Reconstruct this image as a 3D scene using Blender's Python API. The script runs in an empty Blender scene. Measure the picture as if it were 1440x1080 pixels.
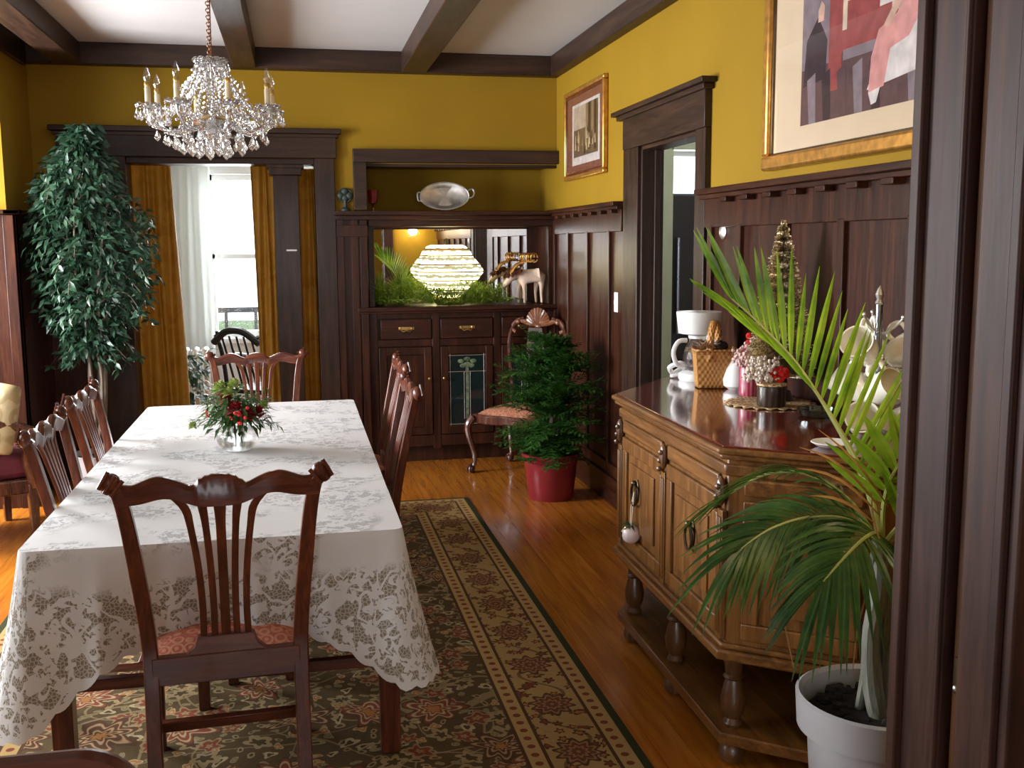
import bpy, bmesh, math, random
from math import sin, cos, pi, radians, sqrt, atan2
from mathutils import Vector, Matrix, Euler

# ------------------------------------------------------------------ camera, world, lights, exposure
SC = bpy.context.scene
COL = SC.collection
SC.view_settings.view_transform = 'Standard'
SC.view_settings.look = 'None'
SC.view_settings.gamma = 1.0
SC.view_settings.use_curve_mapping = False
SC.view_settings.exposure = 0.32

def make_camera():
    yaw, pit, rol = .20435, .13388, .00667
    fwd = Vector((sin(yaw)*cos(pit), cos(yaw)*cos(pit), -sin(pit)))
    right = Vector((cos(yaw), -sin(yaw), 0))
    down = fwd.cross(right)
    r2 = right*cos(rol) + down*sin(rol)
    d2 = -right*sin(rol) + down*cos(rol)
    cd = bpy.data.cameras.new('camera'); cd.sensor_width = 36.0; cd.lens = 36.0*1456.4/1440.0
    cd.clip_start = .05; cd.clip_end = 100
    o = bpy.data.objects.new('camera', cd); COL.objects.link(o)
    m = Matrix.Identity(4)
    for i in range(3):
        m[i][0] = r2[i]; m[i][1] = -d2[i]; m[i][2] = -fwd[i]
    m[0][3], m[1][3], m[2][3] = 0, 0, 1.56
    o.matrix_world = m
    SC.camera = o
make_camera()

W = bpy.data.worlds.new('world'); SC.world = W; W.use_nodes = True
W.node_tree.nodes['Background'].inputs[0].default_value = (.82, .92, 1.0, 1)
W.node_tree.nodes['Background'].inputs[1].default_value = 2.2

def area(name, loc, aim, sx, sy, watts, col=(1, 1, 1), spread=180):
    l = bpy.data.lights.new(name, 'AREA'); l.shape = 'RECTANGLE'; l.size = sx; l.size_y = sy
    l.energy = watts; l.color = col; l.spread = radians(spread)
    o = bpy.data.objects.new(name, l); COL.objects.link(o); o.location = loc
    o.rotation_euler = Vector(aim).to_track_quat('-Z', 'Y').to_euler()
    return o
def point(name, loc, watts, col, rad=.05):
    l = bpy.data.lights.new(name, 'POINT'); l.energy = watts; l.color = col; l.shadow_soft_size = rad
    o = bpy.data.objects.new(name, l); COL.objects.link(o); o.location = loc
    return o
area('daylight_bay', (-3.05, 4.0, 1.55), (1, 0, -.12), 3.0, 1.6, 170, (.88, .94, 1.0), 150)
area('daylight_bay_far', (-3.05, 5.8, 1.65), (1, -.12, -.30), 1.2, 1.4, 330, (.97, .97, 1.0))
area('daylight_sunroom', (-.1, 10.05, 1.5), (.12, -1, -.22), 1.4, 1.4, 110, (.92, .97, 1.0))
area('hall_fill', (-.6, -3.05, 1.6), (0, 1, -.05), 2.6, 1.5, 60, (.97, .96, 1.0))  # fill from behind the camera, added together with an unseen hall window
area('daylight_kitchen', (3.2, 8.0, 1.9), (-.2, -1, -.15), 1.0, .8, 30, (.95, 1.0, 1.0))
point('kitchen_fill', (2.55, 5.9, 2.4), 14, (1.0, .97, .9), .12)  # added light to brighten the sage kitchen trim, with no known source
point('added_sconce_light', (1.5, 1.93, 1.74), 11, (1.0, .80, .52), .05)  # added light, stands in for the unseen source of the mirror's bright spot

# ------------------------------------------------------------------ mesh helpers
class MB:
    def __init__(s): s.v = []; s.f = []; s.m = []; s.cur = 0
    def add(s, vs, fs):
        b = len(s.v); s.v += [tuple(p) for p in vs]
        for f in fs: s.f.append(tuple(b+i for i in f)); s.m.append(s.cur)
        return s
    def box(s, x0, x1, y0, y1, z0, z1):
        v = [(x0,y0,z0),(x1,y0,z0),(x1,y1,z0),(x0,y1,z0),(x0,y0,z1),(x1,y0,z1),(x1,y1,z1),(x0,y1,z1)]
        return s.add(v, [(0,3,2,1),(4,5,6,7),(0,1,5,4),(1,2,6,5),(2,3,7,6),(3,0,4,7)])
    def mbox(s, M, sx, sy, sz):
        v = [M @ Vector((x*sx/2, y*sy/2, z*sz/2)) for z in (-1,1) for x, y in ((-1,-1),(1,-1),(1,1),(-1,1))]
        return s.add(v, [(0,3,2,1),(4,5,6,7),(0,1,5,4),(1,2,6,5),(2,3,7,6),(3,0,4,7)])
    def prism(s, poly, z0, z1, M=None):
        n = len(poly); M = M or Matrix.Identity(4)
        v = [M @ Vector((p[0], p[1], z0)) for p in poly] + [M @ Vector((p[0], p[1], z1)) for p in poly]
        fs = [tuple(reversed(range(n))), tuple(range(n, 2*n))] + [(i, (i+1) % n, n+(i+1) % n, n+i) for i in range(n)]
        return s.add(v, fs)
    def tube(s, pts, rad, seg=8, cap=True, flat=1.0):
        pts = [Vector(p) for p in pts]; n = len(pts)
        if not hasattr(rad, '__len__'): rad = [rad]*n
        vs = []; fs = []; up = None
        for i, p in enumerate(pts):
            t = (pts[min(i+1, n-1)] - pts[max(i-1, 0)])
            if t.length < 1e-9: t = Vector((0, 0, 1))
            t.normalize()
            if up is None:
                up = Vector((0, 0, 1)) if abs(t.z) < .9 else Vector((0, 1, 0))
            a = t.cross(up)
            if a.length < 1e-5: a = t.orthogonal()
            a.normalize(); b = a.cross(t).normalized(); up = b
            for k in range(seg):
                an = 2*pi*k/seg
                vs.append(p + (a*cos(an) + b*sin(an)*flat)*rad[i])
        for i in range(n-1):
            for k in range(seg):
                k2 = (k+1) % seg
                fs.append((i*seg+k, (i+1)*seg+k, (i+1)*seg+k2, i*seg+k2))
        if cap:
            fs.append(tuple(range(seg))); fs.append(tuple(reversed(range((n-1)*seg, n*seg))))
        return s.add(vs, fs)
    def lathe(s, prof, seg=24, c=(0, 0, 0), sx=1, sy=1, M=None, cap=True):
        vs = []; fs = []; n = len(prof)
        for r, z in prof:
            for k in range(seg):
                an = 2*pi*k/seg; p = Vector((c[0]+r*cos(an)*sx, c[1]+r*sin(an)*sy, c[2]+z))
                vs.append(M @ p if M else p)
        for i in range(n-1):
            for k in range(seg):
                k2 = (k+1) % seg
                fs.append((i*seg+k, i*seg+k2, (i+1)*seg+k2, (i+1)*seg+k))
        if cap:
            if prof[0][0] > 1e-6: fs.append(tuple(reversed(range(seg))))
            if prof[-1][0] > 1e-6: fs.append(tuple(range((n-1)*seg, n*seg)))
        return s.add(vs, fs)
    def ball(s, c, r, seg=10, rings=6, M=None):
        rx, ry, rz = r if hasattr(r, '__len__') else (r, r, r)
        prof = [(max(1e-7, sin(pi*i/rings)), -cos(pi*i/rings)) for i in range(rings+1)]
        vs = []; fs = []
        for q, z in prof:
            for k in range(seg):
                an = 2*pi*k/seg; p = Vector((q*cos(an)*rx, q*sin(an)*ry, z*rz))
                if M: p = M @ p
                vs.append(p + Vector(c))
        for i in range(rings):
            for k in range(seg):
                k2 = (k+1) % seg
                fs.append((i*seg+k, i*seg+k2, (i+1)*seg+k2, (i+1)*seg+k))
        return s.add(vs, fs)
    def torus(s, c, R, r, seg=20, sub=8, M=None, sx=1, sy=1):
        vs = []; fs = []
        for i in range(seg):
            a = 2*pi*i/seg
            for k in range(sub):
                b = 2*pi*k/sub
                p = Vector(((R*sx + r*cos(b))*cos(a), (R*sy + r*cos(b))*sin(a), r*sin(b)))
                if M: p = M @ p
                vs.append(p + Vector(c))
        for i in range(seg):
            for k in range(sub):
                fs.append((i*sub+k, ((i+1) % seg)*sub+k, ((i+1) % seg)*sub+(k+1) % sub, i*sub+(k+1) % sub))
        return s.add(vs, fs)
    def leaf(s, p, d, n, L, w, bend=.15):
        p, d, n = Vector(p), Vector(d).normalized(), Vector(n)
        a = d.cross(n)
        if a.length < 1e-5: a = d.orthogonal()
        a.normalize(); n = a.cross(d).normalized()
        m = p + d*L*.45; t = p + d*L - n*L*bend
        return s.add([p, m + a*w/2 + n*w*.12, t, m - a*w/2 + n*w*.12, m], [(0, 1, 4), (1, 2, 4), (2, 3, 4), (3, 0, 4)])
    def ribbon(s, pts, wid, nrm, fold=.2):
        pts = [Vector(p) for p in pts]; n = len(pts); vs = []; fs = []
        nrm = Vector(nrm)
        for i, p in enumerate(pts):
            t = (pts[min(i+1, n-1)] - pts[max(i-1, 0)]).normalized()
            a = t.cross(nrm)
            if a.length < 1e-4: a = t.orthogonal()
            a.normalize(); b = a.cross(t)
            vs += [p - a*wid[i]/2, p - b*wid[i]*fold, p + a*wid[i]/2]
        for i in range(n-1):
            for k in (0, 1): fs.append((i*3+k, i*3+k+1, i*3+k+4, i*3+k+3))
        return s.add(vs, fs)
    def grid(s, fn, nu, nv, wrap=False):
        vs = [fn(i/(nu if wrap else nu-1), j/(nv-1)) for j in range(nv) for i in range(nu)]
        fs = []
        for j in range(nv-1):
            for i in range(nu if wrap else nu-1):
                i2 = (i+1) % nu
                fs.append((j*nu+i, j*nu+i2, (j+1)*nu+i2, (j+1)*nu+i))
        return s.add(vs, fs)
    def build(s, name, mat, parent=None, ang=35, bevel=0, world=False, smooth=True, solid=0):
        me = bpy.data.meshes.new(name)
        off = Vector(parent.location) if (parent and world) else Vector((0, 0, 0))
        if parent and world and parent.parent: off = off + Vector(parent.parent.location)
        me.from_pydata([Vector(p) - off for p in s.v], [], s.f)
        mats = mat if isinstance(mat, (list, tuple)) else [mat]
        for m in mats: me.materials.append(m)
        if len(mats) > 1:
            for p, i in zip(me.polygons, s.m): p.material_index = i
        bm = bmesh.new(); bm.from_mesh(me); bmesh.ops.recalc_face_normals(bm, faces=bm.faces); bm.to_mesh(me); bm.free()
        if smooth:
            for p in me.polygons: p.use_smooth = True
            me.set_sharp_from_angle(angle=radians(ang))
        o = bpy.data.objects.new(name, me); COL.objects.link(o)
        if parent: o.parent = parent
        if bevel:
            b = o.modifiers.new('bevel', 'BEVEL'); b.width = bevel; b.segments = 2; b.limit_method = 'ANGLE'; b.angle_limit = radians(50)
        if solid:
            b = o.modifiers.new('solid', 'SOLIDIFY'); b.thickness = solid; b.offset = 0
        return o

def thing(name, label, cat, loc=(0, 0, 0), rz=0, group=None):
    o = bpy.data.objects.new(name, None); COL.objects.link(o); o.empty_display_size = .1
    o.location = loc; o.rotation_euler = (0, 0, rz)
    return tag(o, label, cat, group)
def tag(o, label, cat, group=None, kind=None):
    o['label'] = label; o['category'] = cat
    if group: o['group'] = group
    if kind: o['kind'] = kind
    return o
def struct(name, mb, mat, bevel=0, label=None, ang=35):
    o = mb.build(name, mat, None, ang, bevel); o['kind'] = 'structure'
    if label: o['label'] = label
    return o
def dup(root, loc, rz, label=None, group=None):
    r = root.copy(); COL.objects.link(r); r.location = loc; r.rotation_euler = (0, 0, rz)
    if label: r['label'] = label
    if group: r['group'] = group
    for ch in list(root.children):
        c = ch.copy(); COL.objects.link(c); c.parent = r
        for g in list(ch.children):
            d = g.copy(); COL.objects.link(d); d.parent = c
    return r
def skin(name, mat, verts, edges, rads, parent=None, sub=2, off=(0, 0, 0)):
    me = bpy.data.meshes.new(name)
    me.from_pydata([Vector(v) - Vector(off) for v in verts], edges, [])
    me.materials.append(mat)
    o = bpy.data.objects.new(name, me); COL.objects.link(o)
    if parent: o.parent = parent
    o.modifiers.new('skin', 'SKIN')
    for d, r in zip(me.skin_vertices[0].data, rads):
        d.radius = (r, r) if not hasattr(r, '__len__') else r
    me.skin_vertices[0].data[0].use_root = True
    b = o.modifiers.new('sub', 'SUBSURF'); b.levels = sub; b.render_levels = sub
    for m in o.modifiers:
        if m.type == 'SKIN': m.use_smooth_shade = True
    return o
def lerp(a, b, t): return a + (b-a)*t
def curve(ctrl, n):
    """Catmull-Rom through control points"""
    P = [Vector(c) for c in ctrl]; out = []
    for i in range(n):
        t = i/(n-1)*(len(P)-1); k = min(int(t), len(P)-2); u = t-k
        p0, p1, p2, p3 = P[max(k-1, 0)], P[k], P[k+1], P[min(k+2, len(P)-1)]
        out.append(.5*((2*p1) + (p2-p0)*u + (2*p0-5*p1+4*p2-p3)*u*u + (3*p1-p0-3*p2+p3)*u**3))
    return out

# ------------------------------------------------------------------ material helpers
class G:
    """tiny node-graph helper"""
    def __init__(s, name):
        s.mat = bpy.data.materials.new(name); s.mat.use_nodes = True
        s.nt = s.mat.node_tree; s.nt.nodes.clear()
        s.out = s.nt.nodes.new('ShaderNodeOutputMaterial')
    def n(s, t): return s.nt.nodes.new(t)
    def put(s, sock, v):
        if isinstance(v, bpy.types.NodeSocket): s.nt.links.new(v, sock)
        elif v is not None:
            if hasattr(v, '__len__') and len(v) == 3 and sock.type == 'RGBA': v = (*v, 1)
            sock.default_value = v
    def m(s, op, a, b=None, c=None, clamp=False):
        n = s.n('ShaderNodeMath'); n.operation = op; n.use_clamp = clamp
        for i, v in enumerate((a, b, c)):
            if v is not None: s.put(n.inputs[i], v)
        return n.outputs[0]
    def coord(s, kind='Object'): return s.n('ShaderNodeTexCoord').outputs[kind]
    def mapping(s, vec, scale=(1, 1, 1), loc=(0, 0, 0), rot=(0, 0, 0)):
        n = s.n('ShaderNodeMapping'); s.put(n.inputs[0], vec)
        n.inputs['Location'].default_value = loc; n.inputs['Rotation'].default_value = rot; n.inputs['Scale'].default_value = scale
        return n.outputs[0]
    def sep(s, v):
        n = s.n('ShaderNodeSeparateXYZ'); s.put(n.inputs[0], v); return n.outputs
    def comb(s, x, y, z=0.0):
        n = s.n('ShaderNodeCombineXYZ'); s.put(n.inputs[0], x); s.put(n.inputs[1], y); s.put(n.inputs[2], z); return n.outputs[0]
    def noise(s, vec, scale, detail=3, rough=.5, dist=0, out='Fac'):
        n = s.n('ShaderNodeTexNoise'); s.put(n.inputs['Vector'], vec); n.inputs['Scale'].default_value = scale
        n.inputs['Detail'].default_value = detail; n.inputs['Roughness'].default_value = rough; n.inputs['Distortion'].default_value = dist
        return n.outputs[out]
    def vor(s, vec, scale, rnd=1.0, feature='F1', dim='3D'):
        n = s.n('ShaderNodeTexVoronoi'); n.voronoi_dimensions = dim; n.feature = feature
        s.put(n.inputs['Vector'], vec); n.inputs['Scale'].default_value = scale; n.inputs['Randomness'].default_value = rnd
        return n.outputs
    def ramp(s, fac, stops):
        n = s.n('ShaderNodeValToRGB'); s.put(n.inputs[0], fac); el = n.color_ramp.elements
        while len(el) < len(stops): el.new(.5)
        for e, (p, c) in zip(el, stops): e.position = p; e.color = (*c, 1) if len(c) == 3 else c
        return n.outputs[0]
    def mix(s, fac, a, b):
        n = s.n('ShaderNodeMix'); n.data_type = 'RGBA'
        s.put(n.inputs[0], fac); s.put(n.inputs[6], a); s.put(n.inputs[7], b); return n.outputs[2]
    def step(s, x, lo, hi): return s.m('MULTIPLY', s.m('GREATER_THAN', x, lo), s.m('LESS_THAN', x, hi))
    def sstep(s, x, a, b):
        n = s.n('ShaderNodeMapRange'); n.interpolation_type = 'SMOOTHSTEP'
        s.put(n.inputs[0], x); n.inputs[1].default_value = a; n.inputs[2].default_value = b; return n.outputs[0]
    def bump(s, h, strength=.2, dist=.01):
        n = s.n('ShaderNodeBump'); n.inputs['Strength'].default_value = strength; n.inputs['Distance'].default_value = dist
        s.put(n.inputs['Height'], h); return n.outputs[0]
    def bsdf(s, base, rough=.5, metal=0, spec=.5, normal=None, coat=0, trans=0, emis=None, estr=0, sub=0, alpha=None, ior=1.5):
        n = s.n('ShaderNodeBsdfPrincipled'); I = n.inputs
        s.put(I['Base Color'], base); s.put(I['Roughness'], rough); s.put(I['Metallic'], metal)
        I['Specular IOR Level'].default_value = spec; I['IOR'].default_value = ior
        if normal is not None: s.put(I['Normal'], normal)
        I['Coat Weight'].default_value = coat; I['Coat Roughness'].default_value = .12
        I['Transmission Weight'].default_value = trans
        if emis is not None: s.put(I['Emission Color'], emis); I['Emission Strength'].default_value = estr
        if alpha is not None: s.put(I['Alpha'], alpha)
        return n.outputs[0]
    def end(s, shader): s.nt.links.new(shader, s.out.inputs[0]); return s.mat

def srgb(r, g, b):
    f = lambda c: (c/255/12.92) if c <= 10 else ((c/255+.055)/1.055)**2.4
    return (f(r), f(g), f(b))
def plain(name, c, rough=.5, metal=0, spec=.5, coat=0, var=.12, vs=9.0):
    g = G(name)
    nz = g.noise(g.coord(), vs, 3)
    d = tuple(x*(1-var) for x in c); b = tuple(min(1, x*(1+var)) for x in c)
    return g.end(g.bsdf(g.ramp(nz, [(.3, d), (.7, b)]), rough, metal, spec, coat=coat))
def wood(name, dark, mid, light, axis='z', rough=.3, coat=.3, scale=1.0, spec=.5, bump=.06):
    g = G(name)
    k = {'x': (1.2, 14, 14), 'y': (14, 1.2, 14), 'z': (14, 14, 1.2)}[axis]
    k = tuple(q*scale for q in k)
    v = g.mapping(g.coord(), k)
    a = g.noise(v, 1.6, 5, .6, .6)
    b = g.noise(g.mapping(g.coord(), tuple(q*4 for q in k)), 2.0, 3, .6)
    f = g.m('ADD', g.m('MULTIPLY', a, .75), g.m('MULTIPLY', b, .25))
    c = g.ramp(f, [(.34, dark), (.5, mid), (.66, light)])
    rr = g.m('ADD', g.m('MULTIPLY', b, .15), rough-.07)
    return g.end(g.bsdf(c, rr, 0, spec, g.bump(f, bump, .004), coat))
def glow(name, c, strength):
    g = G(name); e = g.n('ShaderNodeEmission'); g.put(e.inputs[0], c); e.inputs[1].default_value = strength
    return g.end(e.outputs[0])
def thin_glass(name, tint=(1, 1, 1), refl=.08, rough=.02):
    g = G(name); t = g.n('ShaderNodeBsdfTransparent'); g.put(t.inputs[0], tint)
    gl = g.n('ShaderNodeBsdfGlossy'); gl.inputs['Roughness'].default_value = rough
    fr = g.n('ShaderNodeLayerWeight'); fr.inputs[0].default_value = .5
    mx = g.n('ShaderNodeMixShader'); g.put(mx.inputs[0], g.m('ADD', g.m('MULTIPLY', g.m('POWER', fr.outputs[1], 4.0), .5), refl, clamp=True)); g.put(mx.inputs[1], t.outputs[0]); g.put(mx.inputs[2], gl.outputs[0])
    return g.end(mx.outputs[0])
def foliage(name, c1, c2, c3, scale=7, rough=.45, trans=.3):
    g = G(name); nz = g.noise(g.coord(), scale, 4, .7)
    c = g.ramp(nz, [(.3, c1), (.5, c2), (.72, c3)])
    p = g.bsdf(c, rough, 0, .4)
    t = g.n('ShaderNodeBsdfTranslucent'); g.put(t.inputs[0], c)
    mx = g.n('ShaderNodeMixShader'); mx.inputs[0].default_value = trans; g.put(mx.inputs[1], p); g.put(mx.inputs[2], t.outputs[0])
    return g.end(mx.outputs[0])

M = {}
M['wall'] = plain('mustard_paint', (.28, .163, .011), .7, spec=.15, var=.06, vs=2.0)
M['wall_white'] = plain('white_paint', (.72, .73, .72), .6, var=.03)
M['ceil'] = plain('ceiling_paint', (.58, .57, .565), .8, var=.03, vs=3)
PD = ((.015, .0045, .0025), (.034, .010, .005), (.068, .020, .008))
M['panel'] = wood('dark_panel_wood', *PD, 'z', .36, .04, spec=.22)
M['panel_x'] = wood('dark_panel_wood_x', *PD, 'x', .36, .04, spec=.22)
M['panel_y'] = wood('dark_panel_wood_y', *PD, 'y', .36, .04, spec=.22)
BD = ((.016, .008, .005), (.032, .015, .009), (.055, .026, .014))
M['beam_x'] = wood('beam_wood_x', *BD, 'x', .45, 0, spec=.3)
M['beam_y'] = wood('beam_wood_y', *BD, 'y', .45, 0, spec=.3)
M['jamb'] = wood('jamb_wood', (.018, .007, .005), (.036, .014, .009), (.06, .024, .014), 'z', .5, 0, spec=.22)
M['casing'] = wood('casing_wood', *BD, 'z', .42, .05, spec=.3)
CD = ((.045, .010, .005), (.095, .022, .009), (.17, .045, .018))
M['mahog'] = wood('mahogany', *CD, 'z', .3, .2, 1.5, spec=.35)
M['mahog_x'] = wood('mahogany_x', *CD, 'x', .3, .2, 1.5, spec=.35)
M['mahog_y'] = wood('mahogany_y', *CD, 'y', .3, .2, 1.5, spec=.35)
OD = ((.075, .028, .006), (.15, .060, .013), (.25, .105, .026))
M['oak'] = wood('oak', *OD, 'z', .4, .1, 1.3, spec=.35)
M['oak_y'] = wood('oak_y', *OD, 'y', .4, .1, 1.3, spec=.35)
M['oakdark'] = wood('oak_dark', (.05, .02, .006), (.10, .04, .012), (.16, .07, .02), 'z', .4, .2, 1.3)
M['armwood'] = wood('walnut', (.03, .008, .006), (.07, .02, .012), (.13, .045, .02), 'z', .25, .5, 2)
M['brass'] = plain('brass', (.55, .38, .14), .3, 1, var=.2)
M['bronze'] = plain('dark_bronze', (.12, .085, .05), .4, 1, var=.3)
M['silver'] = plain('silver', (.80, .79, .76), .38, 1, var=.15, vs=25)
M['steel'] = plain('steel_blue', (.30, .33, .42), .25, 1, var=.1)
M['black'] = plain('black_plastic', (.012, .012, .013), .4)
M['dark'] = plain('dark_fabric', (.02, .018, .018), .8)
M['white'] = plain('white_plastic', (.80, .79, .76), .35, var=.04)
M['cream'] = plain('cream_glaze', (.82, .78, .66), .2, coat=.4, var=.05)
M['redpot'] = plain('red_glazed_pot', (.24, .018, .024), .35, coat=.2, var=.1)
M['whitepot'] = plain('white_pot', (.37, .355, .36), .45, var=.06)
M['soil'] = plain('soil', (.018, .012, .009), .95, var=.6, vs=60)
M['gold'] = plain('gold_leaf', (.60, .30, .07), .34, .75, var=.25, vs=30)
M['mat_board'] = plain('mat_board', (.56, .43, .29), .8, var=.03)
M['glassy'] = thin_glass('pane_glass')
M['mirror'] = plain('mirror_silver', (.88, .88, .86), .015, 1, var=.01)
M['burgundy'] = plain('burgundy_velvet', (.10, .008, .02), .75, var=.25, vs=14)
M['bark'] = wood('bark', (.06, .045, .03), (.13, .10, .07), (.22, .18, .13), 'z', .8, 0, 3)
M['palmstem'] = wood('palm_stem', (.09, .09, .07), (.18, .18, .14), (.28, .27, .2), 'z', .6, .1, 3)
M['ficus'] = foliage('ficus_leaf', (.010, .030, .016), (.028, .075, .040), (.09, .16, .10), 9, .35)
M['pine'] = foliage('pine_needle', (.012, .05, .008), (.04, .13, .02), (.10, .23, .04), 14, .5)
M['garland'] = foliage('garland_needle', (.07, .14, .012), (.22, .33, .03), (.42, .50, .08), 25, .5)
M['palm'] = foliage('palm_leaf', (.08, .18, .012), (.22, .38, .02), (.42, .55, .05), 5, .35, .35)
M['palmdark'] = foliage('palm_leaf_shade', (.02, .06, .014), (.05, .11, .02), (.14, .20, .035), 6, .35, .25)
M['dry'] = plain('dry_leaf', (.42, .22, .07), .6, var=.25)
M['ffol'] = foliage('bouquet_leaf', (.015, .05, .012), (.05, .12, .03), (.20, .26, .08), 40, .4)
M['lime'] = plain('hydrangea_green', (.32, .40, .10), .6, var=.25, vs=50)
M['redflower'] = plain('red_petal', (.22, .006, .012), .55, var=.4, vs=60)
M['berry'] = plain('red_berry', (.55, .02, .02), .2, coat=.5)
M['bulb'] = thin_glass('bulb_glass', (.95, .95, .95), .12)
M['candle'] = plain('candle_sleeve', (.72, .60, .38), .5)
M['wicker'] = None

def crystal():
    g = G('crystal'); gl = g.n('ShaderNodeBsdfGlass'); gl.inputs['Roughness'].default_value = 0; gl.inputs['IOR'].default_value = 1.55
    gs = g.n('ShaderNodeBsdfGlossy'); gs.inputs['Roughness'].default_value = .08
    tr = g.n('ShaderNodeBsdfTransparent')
    a = g.n('ShaderNodeMixShader'); a.inputs[0].default_value = .35; g.put(a.inputs[1], gl.outputs[0]); g.put(a.inputs[2], gs.outputs[0])
    b = g.n('ShaderNodeMixShader'); b.inputs[0].default_value = .15; g.put(b.inputs[1], a.outputs[0]); g.put(b.inputs[2], tr.outputs[0])
    return g.end(b.outputs[0])
M['crystal'] = crystal()
def clear_glass():
    g = G('clear_glass'); gl = g.n('ShaderNodeBsdfGlass'); gl.inputs['Roughness'].default_value = 0; gl.inputs['IOR'].default_value = 1.3
    tr = g.n('ShaderNodeBsdfTransparent'); b = g.n('ShaderNodeMixShader'); b.inputs[0].default_value = .45
    g.put(b.inputs[1], gl.outputs[0]); g.put(b.inputs[2], tr.outputs[0]); return g.end(b.outputs[0])
M['clear'] = clear_glass()

def floor_mat():
    g = G('fir_floor'); x, y, z = g.sep(g.coord())
    pw = .105
    xi = g.m('FLOOR', g.m('DIVIDE', x, pw)); xf = g.m('FRACT', g.m('DIVIDE', x, pw))
    wn = g.n('ShaderNodeTexWhiteNoise'); wn.noise_dimensions = '1D'; g.put(wn.inputs['W'], xi)
    v = g.comb(g.m('ADD', x, g.m('MULTIPLY', wn.outputs[0], 7.0)), g.m('MULTIPLY', y, .07), 0.0)
    a = g.noise(v, 26, 4, .6, .4)
    c = g.ramp(a, [(.3, (.30, .085, .008)), (.5, (.44, .145, .014)), (.7, (.56, .21, .026))])
    c = g.mix(g.m('MULTIPLY', wn.outputs[0], .35), c, (.25, .065, .009))
    gap = g.m('GREATER_THAN', xf, .975)
    c = g.mix(g.m('MULTIPLY', gap, .4), c, (.05, .014, .004))
    return g.end(g.bsdf(c, .24, 0, .5, g.bump(g.m('SUBTRACT', 1.0, gap), .15, .003), .3))
M['floor'] = floor_mat()

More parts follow.
